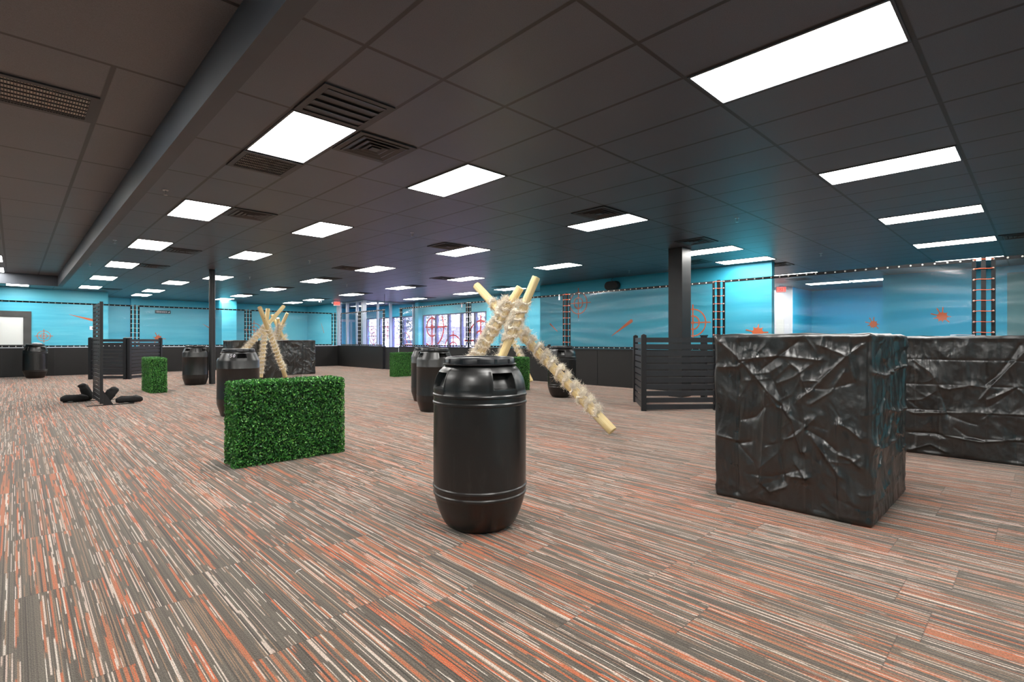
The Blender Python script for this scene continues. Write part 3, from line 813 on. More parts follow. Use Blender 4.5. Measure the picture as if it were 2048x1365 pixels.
streak((11.556, 26.3, 1.98), RX, (0, 0.1), (0.35, -0.42), 0.003, 0.02, 'thin orange streak near the far corner under the dome camera')
streak((12.826, 11.40, 1.70), RX, (0.32, -0.26), (0.0, 0), 0.006, 0.022, 'short brown streak left of the far right barrel')
streak((12.826, 8.95, 1.28), RX, (0, 0), (0.68, 0.43), 0.005, 0.05, 'long orange streak left of the slatted fence')
streak((14.366, 16.28, 1.99), RX, (0.42, -0.36), (0.0, 0), 0.006, 0.03, 'brown streak right of the window with red crosshairs')
streak((14.366, 21.78, 1.08), RX, (0, 0), (0.2, 0.2), 0.006, 0.016, 'small brown streak left of the window with red crosshairs')
G3 = 'orange paint splat decals'
decal('splat_decal', splat_mb(0.115, 3), (17.896, 1.86, 1.79), RX, 'large orange paint splat on the blue wall at right', 'wall decal', G3)
decal('splat_decal', splat_mb(0.115, 3), (21.596, 4.1, 1.72), RX, 'smaller orange paint splat left of the large one at right', 'wall decal', G3)
decal('splat_decal', splat_mb(0.13, 5), (12.826, 4.75, 1.33), RX, 'orange splat on the wall end just above the black tarp block', 'wall decal', G3)
decal('splat_decal', splat_mb(0.13, 8), (4.72, YF - .004, 1.25), 0, 'orange splat behind the end of the left slatted fence', 'wall decal', G3)
# red crosshairs stuck on the windows
G4 = 'red crosshair window decals'
def wdecal(y, z, R, thin, r_in, W, label, dx=0.0):
    bd = (y - (W[1] - .1), y - (W[0] + .1), ZS + .09 - z, ZT - .06 - z)
    decal('window_crosshair', crosshair_mb(R, thin, r_in, R * 1.3, thin * 2.2, bd), (WX + 0.07 - dx, y, z), RX, label, 'window decal', G4, 'redglass')
wdecal(20.42, 1.80, 0.93, 0.07, 0.44, W2, 'largest red crosshair on the left panes of the big window')
wdecal(18.76, 0.78, 0.62, 0.055, 0.3, W2, 'lower red crosshair on the middle panes of the big window')
wdecal(16.83, 1.15, 0.85, 0.08, 0.42, W2, 'red crosshair on the right panes of the big window')
wdecal(26.2, 1.95, 0.42, 0.03, 0.2, W1, 'red crosshair high at the left of the vestibule window')
wdecal(26.0, 1.4, 0.45, 0.03, 0.22, W1, 'red crosshair low at the left of the vestibule window', 0.012)
wdecal(24.5, 1.9, 0.5, 0.035, 0.22, W1, 'red crosshair in the middle of the vestibule window')
wdecal(22.9, 0.95, 0.62, 0.035, 0.3, W1, 'red crosshair low at the right of the vestibule window')

# framed white panel, thermostat and small sign
t = thing('framed_panel', 'white panel in a wide black frame on the far left wall', 'wall panel', (-0.9, 24.999, 0.6))
fb = MB(); fb.box(-1.34, 1.34, -0.05, 0, 0, 0.40); fb.box(-1.34, 1.34, -0.05, 0, 1.37, 1.58); fb.box(-1.34, -1.13, -0.05, 0, 0.40, 1.37); fb.box(1.13, 1.34, -0.05, 0, 0.40, 1.37)
obj('frame', fb, 'panel_dark', t)
obj('screen', boxmb(-1.13, 1.13, -0.03, -0.005, 0.40, 1.37), 'whiteboard', t)
t = thing('thermostat', 'small white box on the wall left of the tall slatted screen', 'thermostat', (2.13, 25.006, 1.62))
bevel(obj('housing', boxmb(-0.09, 0.09, -0.03, 0, -0.07, 0.07), 'white', t), 0.008)
obj('display', boxmb(-0.02, 0.06, -0.033, -0.03, -0.02, 0.02), 'signgrey', t)
t = thing('wall_sign', 'small dark sign with pale lettering on the far blue wall', 'sign', (4.90, YF, 2.46))
obj('plate', boxmb(-0.3, 0.3, -0.02, 0, -0.075, 0.075), 'signgrey', t)
mk = MB(); rs = random.Random(5)
for x0, x1 in ((-0.24, -0.21), (-0.2, -0.15), (-0.14, -0.125), (-0.11, -0.05), (-0.035, -0.015), (-0.005, 0.015), (0.03, 0.09), (0.11, 0.16)):
    mk.box(x0, x1, -0.024, -0.02, 0.012, 0.028); mk.box(x0, x0 + 0.012, -0.024, -0.02, -0.028, 0.028); mk.box(x0, x1, -0.024, -0.02, -0.028, -0.014)
mk.add([(0.19, -0.024, -0.035), (0.26, -0.024, -0.035), (0.26, -0.024, 0.04), (0.19, -0.02, -0.035), (0.26, -0.02, -0.035), (0.26, -0.02, 0.04)], [(0, 1, 2), (5, 4, 3), (0, 3, 4, 1), (1, 4, 5, 2), (2, 5, 3, 0)])
obj('lettering', mk, 'chalk', t)
t = thing('wall_notice', 'pale rectangular plate on the white wall below the exit sign', 'notice', (19.468, 6.45, 1.6), RX)
obj('sheet', boxmb(-0.13, 0.13, -0.012, 0, -0.55, 0.3), 'whiteboard', t)

# ------------------------------------------------------------------ nets and net posts
NZ0, NZ1 = 0.935, 2.405
gm = MB(); gm.lathe([(0.011, -0.012), (0.0145, -0.006), (0.0145, 0.006), (0.011, 0.012)], 10)
grom_me = gm.mesh('grommet', 50); grom_me.materials.append(M['grommet'])
def net(axis, a0, a1, seed, label, rounded=False, wave=0.012):
    """axis 'x': along +X on the far wall; 'y': along -Y on the right wall. Local x along, z up, front is -y"""
    ln = a1 - a0; h = NZ1 - NZ0
    if axis == 'x': root = thing('safety_net', label, 'net', ((a0 + a1) / 2, NY + 0.07, NZ0), 0, 'clear mesh nets along the far wall')
    else: root = thing('safety_net', label, 'net', (NX + 0.07, (a0 + a1) / 2, NZ0), RX, 'clear mesh nets along the right wall')
    W = 0.05; hx = ln / 2
    nx_, nz_ = max(12, int(ln / 0.05)), 34
    xs = np.linspace(-hx + W * .6, hx - W * .6, nx_); zs = np.linspace(W * .6, h - W * .6, nz_)
    Xg, Zg = np.meshgrid(xs, zs)
    edge = np.minimum(np.minimum(Xg + hx, hx - Xg) / 0.15, np.minimum(Zg, h - Zg) / 0.1).clip(0, 1)
    sag = np.abs(Xg) / hx
    ph = Zg * 16 + 3.0 * (sag ** 2) * (Zg - h / 2) * 4 + 2.5 * perlin(Xg * 0.6, Zg * 1.2, seed)
    Yg = wave * np.sin(ph) * (0.4 + 0.8 * np.abs(perlin(Xg * 0.5, Zg * 2.0, seed + 3)) * 2) + wave * 1.2 * perlin(Xg * 1.1, Zg * 4.0, seed + 5)
    Yg *= edge
    V = np.stack([Xg, Yg, Zg], -1).reshape(-1, 3)
    i = np.arange(nx_ * nz_).reshape(nz_, nx_)
    F = np.stack([i[:-1, :-1], i[:-1, 1:], i[1:, 1:], i[1:, :-1]], -1).reshape(-1, 4)
    obj('mesh_sheet', np_mesh('mesh_sheet', V, F), 'net', root)
    b = MB(); t_ = 0.005
    b.box(-hx, hx, -t_, t_, h - W, h); b.box(-hx, hx, -t_, t_, 0, W)
    b.box(-hx, -hx + W, -t_, t_, W, h - W); b.box(hx - W, hx, -t_, t_, W, h - W)
    obj('webbing', b, 'webbing', root)
    n = max(2, int(round(ln / 0.158)))
    pts_ = []
    for k in range(n + 1):
        x = -hx + .028 + (ln - .056) * k / n; pts_ += [(x, h - .025), (x, .025)]
    for k in range(1, 9): pts_ += [(-hx + .025, h * k / 9.0), (hx - .025, h * k / 9.0)]
    for x, z in pts_: obj('grommet', grom_me, None, root, (x, 0, z), (PI / 2, 0, 0))
    return root
def post(axis, a, label, mat_b, top=2.42, wide=0.055):
    if axis == 'x': root = thing('net_post', label, 'post', (a, NY + 0.07, PONY + 0.018), 0, 'black posts between the nets')
    else: root = thing('net_post', label, 'post', (NX + 0.07, a, PONY + 0.018), RX, 'black posts between the nets')
    obj('pole', boxmb(-wide / 2, wide / 2, -0.026, 0.026, 0, top - PONY - .018), 'metal_black', root)
    for k in range(9):
        z = NZ0 + (NZ1 - NZ0) * (k + 1) / 9.0 - PONY - 0.018 - (0.02 if k == 8 else 0)
        e = MB(); e.tube([(-0.115, -0.014, z), (-0.05, -0.034, z + 0.004), (0.05, -0.034, z - 0.004), (0.115, -0.014, z)], 0.0065, 6)
        obj('bungee', e, mat_b, root)
    return root
G = 0.085
PX = [-1.0, 3.09, 6.83, 10.5]
LX = ['clear net at far left, before the framed white panel', 'clear net on the far wall behind the left slatted fence and the round column', 'clear net on the far wall behind the left timber tripods']
for k in range(3): net('x', PX[k] + G, PX[k + 1] - G, 3 + k, LX[k], wave=0.006)
post('x', 3.09, 'net post above the left slatted fence', 'bungee_white'); post('x', 6.83, 'net post left of the timber tripods', 'bungee_white')
post('x', 10.52, 'corner net post under the far exit sign', 'bungee_white')
PYs = [22.32, 20.47, 18.40]
net('y', PYs[1] + G, PYs[0] - G, 21, 'small clear net before the vestibule, nearest the corner'); net('y', PYs[2] + 0.06, PYs[1] - G, 22, 'small clear net before the vestibule, beside the gate')
post('y', 20.47, 'net post in front of the vestibule corner', 'bungee_white'); post('y', 18.42, 'net post on the left of the gate opening', 'bungee_white')
PYr = [17.20, 13.07, 8.91, 4.75, 0.62, -3.5]
LY = ['clear net in front of the window with red crosshairs', 'creased clear net behind the near timber tripod', 'creased clear net left of the square column', 'clear net between the square column and the right edge', 'clear net at the right edge of the picture']
for k in range(5): net('y', PYr[k + 1] + G, PYr[k] - G, 40 + 7 * k, LY[k], wave=0.016)
post('y', 17.18, 'net post on the right of the gate opening', 'bungee_white')
post('y', 13.07, 'net post crossing the big window', 'bungee_white')
post('y', 8.91, 'net post above the far right barrel', 'bungee_red'); post('y', 4.75, 'net post right of the square column', 'bungee_red'); post('y', 0.62, 'net post nearest the right edge', 'bungee_red')
cb_ = MB(); cb_.tube([(0, 0, 0), (0.0, 0.01, 0.3), (0, 0, CEIL - 2.42)], 0.007, 6)
tag(obj('hanging_cable', cb_, 'speaker', None, (NX + .09, 18.42, 2.42)), 'thin black cable from the ceiling to the gate post', 'cable')
for k, (y, lab) in enumerate(((13.4, 'small white tag clipped to the net before the big window'), (9.15, 'small white tag clipped to the net above the far right barrel'), (20.6, 'small white tag on the net at the vestibule corner'))):
    b = MB(); b.box(-0.02, 0.02, -0.015, 0.0, -0.12, -0.03); b.box(-0.008, 0.008, -0.01, 0, -0.03, 0.03)
    tag(obj('net_tag', b, 'white', None, (NX + 0.055, y, 2.37), (0, 0, RX)), lab, 'tag', 'white net tags')

# ------------------------------------------------------------------ barrels
def barrel_mesh(prof, handles, hz, hw, depth, seed, rough=0.0015):
    """revolved profile with rectangular grip pockets pushed in"""
    zs, rs_ = [], []
    prof = [(r, z) for r, z in prof]
    ex = []
    for z in (hz[0] - .008, hz[0], hz[0] + .006, hz[0] + .03, hz[1] - .006, hz[1], hz[1] + .006): ex.append(z)
    P = list(prof)
    pr = np.array([p[0] for p in prof]); pz = np.array([p[1] for p in prof])
    body = (pz > 0.012)
    for z in ex:
        r = float(np.interp(z, pz, pr)); P.append((r, z))
    P = sorted(P[2:], key=lambda q: q[1]); P = prof[:2] + [q for q in P]
    angs = list(np.linspace(0, 2 * PI, 120, endpoint=False))
    for a in handles:
        for d in (-hw - .025, -hw, -hw + .02, hw - .02, hw, hw + .025): angs.append((a + d) % (2 * PI))
    angs = np.array(sorted(set(np.round(angs, 4))))
    R = np.array([p[0] for p in P]); Z = np.array([p[1] for p in P])
    A, ZZ = np.meshgrid(angs, Z); RR = np.repeat(R[:, None], len(angs), 1)
    RR = RR + rough * perlin(A * 2.0, ZZ * 5, seed) * (ZZ > .02)
    for a in handles:
        da = np.abs((A - a + PI) % (2 * PI) - PI)
        ins = (da < hw - .01) & (ZZ > hz[0] + .003) & (ZZ < hz[1] - .003)
        zf = ((ZZ - hz[0]) / (hz[1] - hz[0])).clip(0, 1)
        RR = np.where(ins, RR - depth * (0.55 + 0.45 * zf) + (np.interp(hz[0], pz, pr) - np.interp(ZZ, pz, pr)) * -0.35, RR)
        lip = (da < hw + .03) & (ZZ > hz[0] - .012) & (ZZ < hz[1] + .01) & ~ins
        RR = np.where(lip, RR + .004, RR)
    V = np.stack([RR * np.cos(A), RR * np.sin(A), ZZ], -1).reshape(-1, 3)
    n = len(angs); m = len(P); i = np.arange(n * m).reshape(m, n); j = np.roll(i, -1, 1)
    F = np.stack([i[:-1], j[:-1], j[1:], i[1:]], -1).reshape(-1, 4)
    me = np_mesh('drum', V, F); me.shade_smooth(); me.set_sharp_from_angle(angle=math.radians(38)); me.materials.append(M['barrel'])
    return me
def ribbed(pairs):
    return [q for p in pairs for q in p]
def rib(z, r, a=0.005, w=0.011): return [(r, z - w), (r + a, z - w * .45), (r + a, z + w * .45), (r, z + w)]
prof_round = [(0.0, 0.0), (0.165, 0.0), (0.19, 0.006), (0.212, 0.024), (0.232, 0.055), (0.252, 0.1), (0.268, 0.15), (0.278, 0.19)] + rib(0.214, 0.2815) + rib(0.256, 0.284) + \
    [(0.2845, 0.35), (0.285, 0.5), (0.2845, 0.68)] + rib(0.76, 0.284) + rib(0.806, 0.2835) + \
    [(0.281, 0.845), (0.276, 0.875), (0.268, 0.905), (0.257, 0.93), (0.243, 0.953), (0.228, 0.97), (0.214, 0.981), (0.204, 0.986), (0.203, 1.0)]
prof_cone = [(0.0, 0.0), (0.222, 0.0), (0.232, 0.004), (0.238, 0.012), (0.286, 0.168), (0.29, 0.182), (0.2905, 0.25), (0.2935, 0.262), (0.2935, 0.27), (0.2905, 0.282), (0.2905, 0.5),
             (0.2905, 0.712), (0.2925, 0.716), (0.2925, 0.722), (0.2905, 0.726), (0.29, 0.828), (0.286, 0.84), (0.234, 0.955), (0.226, 0.962), (0.215, 0.964), (0.214, 0.975)]
H4 = [0.0, PI / 2, PI, 3 * PI / 2]
drum_round = barrel_mesh(prof_round, [0.0, 1.69, PI, 1.69 + PI], (0.85, 0.944), 0.275, 0.05, 2)
drum_cone = barrel_mesh(prof_cone, H4, (0.872, 0.937), 0.25, 0.045, 5, 0.003)
def lid_parts(z, r, nrib):
    a = MB(); a.lathe([(r - .02, z), (r + .012, z), (r + .013, z + .006), (r + .002, z + .009), (r, z + .036), (r - .004, z + .043), (r - .012, z + .047), (r - .022, z + .046), (r - .03, z + .038), (0.04, z + .037)], 72)
    for k in range(nrib):
        a.box(r - .004, r + .0035, -0.008, 0.008, z + .008, z + .037, Matrix.Rotation(2 * PI * k / nrib, 4, 'Z'))
    lid = a.mesh('lid', 35); lid.materials.append(M['lid'])
    return lid
LR = lid_parts(0.986, 0.214, 13); LC = lid_parts(0.966, 0.222, 14)
def barrel(x, y, kind, phi, label):
    base = math.atan2(-y, -x) + phi
    t = thing('barrel', label, 'barrel', (x, y, 0), base, 'black plastic drums')
    obj('drum', drum_round if kind == 'r' else drum_cone, None, t)
    obj('lid', LR if kind == 'r' else LC, None, t, None, (0, 0, 0.13))
    return t
bA = barrel(2.073, 2.423, 'r', math.radians(-65), 'large black plastic barrel nearest the camera, at centre')
barrel(4.90, 6.85, 'c', math.radians(-60), 'black barrel partly hidden behind the nearest barrel, left of it')
barrel(5.62, 8.12, 'c', math.radians(-20), 'black barrel hidden almost wholly behind another barrel at centre')
bC = barrel(2.46, 8.54, 'c', math.radians(10), 'black barrel with a chalked number behind the big front hedge')
barrel(3.378, 15.275, 'c', math.radians(-43), 'black barrel next to the slim round column')
barrel(0.463, 21.33, 'r', math.radians(-55), 'black barrel against the far left half wall')
barrel(7.95, 6.75, 'r', math.radians(-3), 'black barrel behind the fallen timber leg, by the right half wall')
# chalked number on the shoulder of the barrel behind the hedge
def chalk_number():
    digs = {'2': [(0, .8), (.25, 1), (.6, .85), (.5, .5), (0, 0), (.7, .05)], '5': [(.7, 1), (.1, 1), (.08, .55), (.5, .6), (.65, .3), (.4, 0), (0, .08)], '0': [(.35, 1), (.05, .7), (.1, .2), (.4, 0), (.65, .3), (.6, .8), (.35, 1)]}
    b = MB(); x0 = 0
    base = math.atan2(-8.54, -2.46)
    for ch in '250':
        pts_ = []
        for u, v in digs[ch]:
            zz = 0.888 + v * 0.045; r = 0.286 - (zz - 0.84) / 0.115 * 0.052 + 0.002
            ang = math.radians(-34) + (x0 + u * 0.034) / r - math.radians(10)
            pts_.append((r * math.cos(ang), r * math.sin(ang), zz))
        b.tube(pts_, 0.0032, 5); x0 += 0.042
    obj('chalk_number', b, 'chalk', bC)['label'] = 'white chalked number'
chalk_number()

# ------------------------------------------------------------------ hedges
def hedge_mesh(lx=1.02, ly=0.3, lz=0.755, n=29000, seed=4):
    rs = np.random.RandomState(seed)
    hx, hy = lx / 2, ly / 2
    areas = np.array([lx * lz, lx * lz, ly * lz, ly * lz, lx * ly]); k = rs.choice(5, n, p=areas / areas.sum())
    u, v = rs.rand(n), rs.rand(n)
    P = np.zeros((n, 3)); Nn = np.zeros((n, 3))
    for f, (ax, sg) in enumerate(((1, -1), (1, 1), (0, -1), (0, 1), (2, 1))):
        q = k == f
        if ax == 1: P[q] = np.stack([(u[q] - .5) * lx, np.full(q.sum(), sg * hy), v[q] * lz], 1)
        elif ax == 0: P[q] = np.stack([np.full(q.sum(), sg * hx), (u[q] - .5) * ly, v[q] * lz], 1)
        else: P[q] = np.stack([(u[q] - .5) * lx, (v[q] - .5) * ly, np.full(q.sum(), lz)], 1)
        Nn[q, ax] = sg
    lump = 0.012 * perlin(P[:, 0] * 9 + P[:, 1] * 5, P[:, 2] * 9 + P[:, 1] * 7, 3) + 0.01 * perlin(P[:, 0] * 25 + P[:, 1] * 13, P[:, 2] * 25, 6)
    P += Nn * (lump - 0.018 + 0.03 * rs.rand(n) ** 1.3)[:, None]
    # round the corners
    cx = np.clip(np.abs(P[:, 0]) - (hx - .04), 0, None); cz = np.clip(P[:, 2] - (lz - .04), 0, None); cy = np.clip(np.abs(P[:, 1]) - (hy - .04), 0, None)
    over = np.maximum(0, np.sqrt(cx ** 2 + cy ** 2 + cz ** 2) - .05); tot = cx + cy + cz + 1e-6
    P[:, 0] -= np.sign(P[:, 0]) * over * cx / tot; P[:, 1] -= np.sign(P[:, 1]) * over * cy / tot; P[:, 2] -= over * cz / tot
    P[:, 2] = np.clip(P[:, 2], 0.004, None)
    D = Nn * 0.55 + rs.randn(n, 3) * 0.6 + np.array([0, 0, 0.25]); D /= np.linalg.norm(D, axis=1)[:, None]
    S_ = np.cross(D, Nn + rs.randn(n, 3) * .5); S_ /= np.linalg.norm(S_, axis=1)[:, None]
    U = np.cross(S_, D)
    ln = (0.0125 + 0.010 * rs.rand(n))[:, None]; wd = ln * 0.4
    base = P - D * ln * .5
    mid = P + U * ln * 0.04
    V = np.stack([base, mid + S_ * wd + U * wd * .35, P + D * ln * .6, mid - S_ * wd + U * wd * .35, mid - U * wd * .1], 1)
    V[:, :, 2] = np.clip(V[:, :, 2], 0.002, None)
    i = np.arange(n)[:, None] * 5
    F = np.concatenate([i + [0, 1, 4], i + [1, 2, 4], i + [2, 3, 4], i + [3, 0, 4]], 0)
    return np_mesh('foliage', V.reshape(-1, 3), F, False)
fol = hedge_mesh(); fol.materials.append(M['leaf'])
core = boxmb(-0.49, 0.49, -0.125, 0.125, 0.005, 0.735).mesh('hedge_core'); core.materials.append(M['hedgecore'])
hp = thing('boxwood_hedge', 'big artificial boxwood hedge block in front, left of the nearest barrel', 'hedge', (1.905, 5.09, 0), 0.0, 'artificial hedge blocks')
obj('foliage', fol, None, hp); obj('core', core, None, hp)
dup(hp, (2.25, 13.82, 0), PI / 2, 'small upright hedge block seen end on before the left slatted fence')
dup(hp, (9.06, 14.22, 0), -0.1, 'hedge block near the gate, left of the hidden barrel')
dup(hp, (8.02, 8.36, 0), 0.0, 'hedge block peeking out right behind the nearest barrel')

# ------------------------------------------------------------------ tarp blocks
def seg_dist(px_, pz_, a, b):
    ax, az = a; bx, bz = b; dx, dz = bx - ax, bz - az; l2 = dx * dx + dz * dz + 1e-9
    t_ = (((px_ - ax) * dx + (pz_ - az) * dz) / l2).clip(0, 1)
    ex_, ez_ = px_ - (ax + t_ * dx), pz_ - (az + t_ * dz)
    side = np.sign(dx * (pz_ - az) - dz * (px_ - ax))
    return np.sqrt(ex_ ** 2 + ez_ ** 2), side
def tarp_block(x0, x1, y0, y1, h, step, seed, creases=(), extra=0, folds=None, amp=1.0, name='cover'):
    """side faces as one loop, starting at the (x0, y1) corner, running down the -X face, then the -Y, +X, +Y faces"""
    lx, ly = x1 - x0, y1 - y0; rc = 0.028
    corners = [((x0, y1), (x0, y0), (-1, 0)), ((x0, y0), (x1, y0), (0, -1)), ((x1, y0), (x1, y1), (1, 0)), ((x1, y1), (x0, y1), (0, 1))]
    pts_, nor, ss = [], [], []; s0 = 0.0
    for k, (a, b, nrm) in enumerate(corners):
        ln = math.hypot(b[0] - a[0], b[1] - a[1]); d = ((b[0] - a[0]) / ln, (b[1] - a[1]) / ln); n = int(ln / step)
        for q in range(n):
            t_ = rc + (ln - 2 * rc) * q / (n - 1)
            pts_.append((a[0] + d[0] * t_, a[1] + d[1] * t_)); nor.append(nrm); ss.append(s0 + t_)
        nn = corners[(k + 1) % 4][2]
        for q in range(1, 4):
            an = q / 4 * PI / 2; cx = b[0] - d[0] * rc - nrm[0] * rc; cy = b[1] - d[1] * rc - nrm[1] * rc
            nv = (nrm[0] * math.cos(an) + nn[0] * math.sin(an), nrm[1] * math.cos(an) + nn[1] * math.sin(an))
            pts_.append((cx + nv[0] * rc, cy + nv[1] * rc)); nor.append(nv); ss.append(s0 + ln - rc + 2 * rc * q / 4)
        s0 += ln
    P = np.array(pts_); Nn = np.array(nor); S_ = np.array(ss)
    nz = int(h / step); zs = np.linspace(0.0, h, nz)
    Sg, Zg = np.meshgrid(S_, zs)
    rs = np.random.RandomState(seed)
    wx = Sg + 0.05 * perlin(Sg * 4, Zg * 3, seed + 1); wz = Zg + 0.05 * perlin(Sg * 3, Zg * 4, seed + 2)
    H = 0.019 * perlin(wx * 8.5, wz * 0.8, seed) - 0.010 * np.abs(perlin(wx * 16, wz * 1.6, seed + 50)) + 0.012 * perlin(wx * 3.0, wz * 2.2, seed + 9)
    crum = 0
    for f, a_ in ((4.5, 0.021), (10.0, 0.0095), (21.0, 0.0036), (43.0, 0.0013)):
        crum = crum - a_ * np.abs(perlin(wx * f, wz * f * .7 + .3 * wx * f, seed + int(f)))
    H = H + crum * (0.45 + 1.2 * np.clip(perlin(Sg * 1.7, Zg * 1.7, seed + 33) + .4, 0, 1))
    def crease(pl, a_, wdt):
        r = 0
        for p, q in zip(pl[:-1], pl[1:]):
            d, side = seg_dist(Sg, Zg, p, q)
            r = np.maximum(r, 0.5 * np.exp(-d / wdt) + 0.8 * np.clip(1 - d / (wdt * 8), 0, 1) ** 1.6 * np.where(side > 0, 1.0, 0.25 + .75 * np.exp(-d / (wdt * 2))))
        return a_ * r
    for k, pl in enumerate(creases):
        sgn = -1 if k % 4 == 1 else 1
        H = H + crease(pl, 0.0115 * sgn, 0.006 + 0.003 * rs.rand())
    tot = s0
    for k in range(extra):
        s_, z_ = rs.rand() * tot, rs.rand() * h; an = rs.choice([1.57, 0.7, -0.7, 0.2]) + rs.randn() * .25; ln = 0.08 + 0.3 * rs.rand()
        pl = [(s_, z_), (s_ + math.cos(an) * ln * .5 + rs.randn() * .02, z_ + math.sin(an) * ln * .5), (s_ + math.cos(an + .2) * ln, z_ + math.sin(an + .2) * ln)]
        H = H + crease(pl, (0.0025 + 0.006 * rs.rand() ** 2) * (1 if rs.rand() < .6 else -1), 0.004 + 0.003 * rs.rand())
    if folds:
        for s_ in folds[0]: H = H - 0.006 * np.exp(-np.abs(Sg - s_ - .008 * perlin(Zg * 4, Sg * 0 + s_, seed)) / 0.006)
        for z_ in folds[1]: H = H - 0.007 * np.exp(-np.abs(Zg - z_ - .01 * perlin(Sg * 3, Zg * 0 + z_, seed)) / 0.007)
    H = H * amp
    fade = np.clip((h - Zg) / 0.05, 0.15, 1) * np.clip(Zg / 0.04, 0.3, 1)
    H = H * fade
    tuck = -0.012 * np.clip(1 - Zg / 0.05, 0, 1) ** 2
    ex_ = -0.02 * np.clip(1 - (h - Zg) / 0.02, 0, 1) ** 2
    Xs = P[None, :, 0] + Nn[None, :, 0] * (H + tuck + ex_); Ys = P[None, :, 1] + Nn[None, :, 1] * (H + tuck + ex_)
    rimz = 0.008 * perlin(S_ * 9, S_ * 0, seed + 4)
    Zs = Zg + rimz[None, :] * np.clip((Zg - h + .2) / .2, 0, 1)
    rows = [np.stack([Xs, Ys, Zs], -1)]
    cx, cy = (x0 + x1) / 2, (y0 + y1) / 2
    for f in (0.97, 0.9, 0.75, 0.5, 0.25, 0.02):
        xx = cx + (Xs[-1] - cx) * f; yy = cy + (Ys[-1] - cy) * f
        rows.append(np.stack([xx, yy, np.full_like(xx, h) + 0.012 * perlin(xx * 7, yy * 7, seed + 6) + .004], -1)[None])
    V = np.concatenate(rows, 0); m, n = V.shape[:2]
    i = np.arange(m * n).reshape(m, n); j = np.roll(i, -1, 1)
    F = np.stack([i[:-1], j[:-1], j[1:], i[1:]], -1).reshape(-1, 4)
    return np_mesh(name, V.reshape(-1, 3), F)
K1 = [[(0.02, 1.145), (0.166, 1.023), (0.362, 0.812), (0.464, 0.708), (0.52, 0.62)], [(0.595, 1.163), (0.489, 1.063), (0.346, 0.941)], [(0.917, 1.106), (0.828, 1.019), (0.747, 0.931), (0.645, 0.808), (0.574, 0.744)], [(0.365, 0.778), (0.356, 0.52), (0.336, 0.167)], [(0.388, 0.762), (0.439, 0.682), (0.495, 0.664)], [(0.407, 0.876), (0.458, 0.751), (0.467, 0.695)], [(0.526, 0.971), (0.574, 0.934), (0.604, 0.837), (0.627, 0.787)], [(0.741, 0.928), (0.696, 0.856)], [(0.514, 0.652), (0.556, 0.512), (0.583, 0.401)], [(0.458, 0.694), (0.452, 0.398), (0.483, 0.185)], [(0.616, 0.617), (0.598, 0.485), (0.604, 0.404)], [(0.61, 0.405), (0.616, 0.001)], [(0.791, 0.605), (0.796, 0.263), (0.801, 0.027)], [(0.624, 0.547), (0.724, 0.487), (0.785, 0.433)], [(0.639, 0.517), (0.752, 0.349), (0.807, 0.281)], [(0.807, 0.607), (0.86, 0.577), (0.917, 0.529)], [(0.807, 0.414), (0.86, 0.398), (0.907, 0.36)], [(0.176, 1.166), (0.176, 0.853), (0.173, 0.426), (0.169, 0.052)], [(0.187, 0.995), (0.458, 1.029), (0.696, 1.002)], [(0.013, 0.936), (0.176, 0.945)], [(0.017, 0.441), (0.173, 0.419)], [(0.187, 0.4), (0.262, 0.421)], [(0.329, 0.155), (0.395, 0.1), (0.489, 0.153)], [(0.682, 1.104), (0.834, 1.037)], [(0.86, 1.161), (0.852, 1.013), (0.881, 0.891)], [(0.228, 0.574), (0.296, 0.599), (0.362, 0.675)], [(0.526, 0.227), (0.616, 0.238)], [(0.55, 0.314), (0.616, 0.238)], [(0.696, 1.073), (0.71, 1.136)], [(0.958, 1.151), (0.955, 0.053)],
      [(1.0, 0.935), (1.3, 0.903), (1.6, 0.93), (2.1, 0.947)], [(1.0, 0.497), (1.276, 0.434), (1.629, 0.451)], [(1.383, 0.68), (1.735, 0.629), (2.08, 0.637)], [(1.159, 1.16), (1.306, 1.008), (1.43, 0.922)], [(1.808, 0.338), (2.04, 0.359)], [(1.159, 0.14), (1.462, 0.208)], [(1.276, 0.418), (1.159, 0.358)], [(2.0, 1.064), (1.808, 0.924), (1.902, 0.703)], [(1.544, 0.631), (1.383, 0.516)], [(1.231, 0.757), (1.0, 0.482)],
      [(1.5, 1.15), (1.52, 0.9), (1.5, .62)], [(1.75, 1.15), (1.72, 0.7)], [(1.25, .9), (1.22, .5)]]
K2 = [[(0.299, 0.939), (0.432, 0.819), (0.509, 0.675), (0.583, 0.656)], [(1.065, 1.094), (1.0, 0.957), (0.901, 0.793), (0.833, 0.72)], [(1.09, 1.027), (1.017, 0.912), (0.867, 0.699), (0.798, 0.577)], [(0.583, 0.666), (0.728, 0.704), (0.826, 0.696)], [(0.295, 0.404), (0.678, 0.443), (0.867, 0.453), (1.09, 0.458)], [(0.299, 0.203), (0.471, 0.216), (0.546, 0.187)], [(0.546, 0.206), (0.798, 0.179), (1.065, 0.23)], [(1.039, 0.71), (0.934, 0.634), (0.85, 0.581)], [(1.039, 0.71), (1.09, 0.646)], [(0.509, 0.626), (0.565, 0.412)], [(0.798, 0.436), (0.85, 0.451), (0.843, 0.348)], [(0.274, 0.028), (0.432, 0.102), (0.546, 0.046)]]
def tarp(label, args, **kw):
    x0, x1, y0, y1, h = args
    me = tarp_block(-(x1 - x0) / 2, (x1 - x0) / 2, -(y1 - y0) / 2, (y1 - y0) / 2, h, **kw)
    me.materials.append(M['tarp'])
    o_ = obj('tarp_block', me, None, None, ((x0 + x1) / 2, (y0 + y1) / 2, 0.002)); tag(o_, label, 'covered block', 'blocks wrapped in black tarp'); return o_
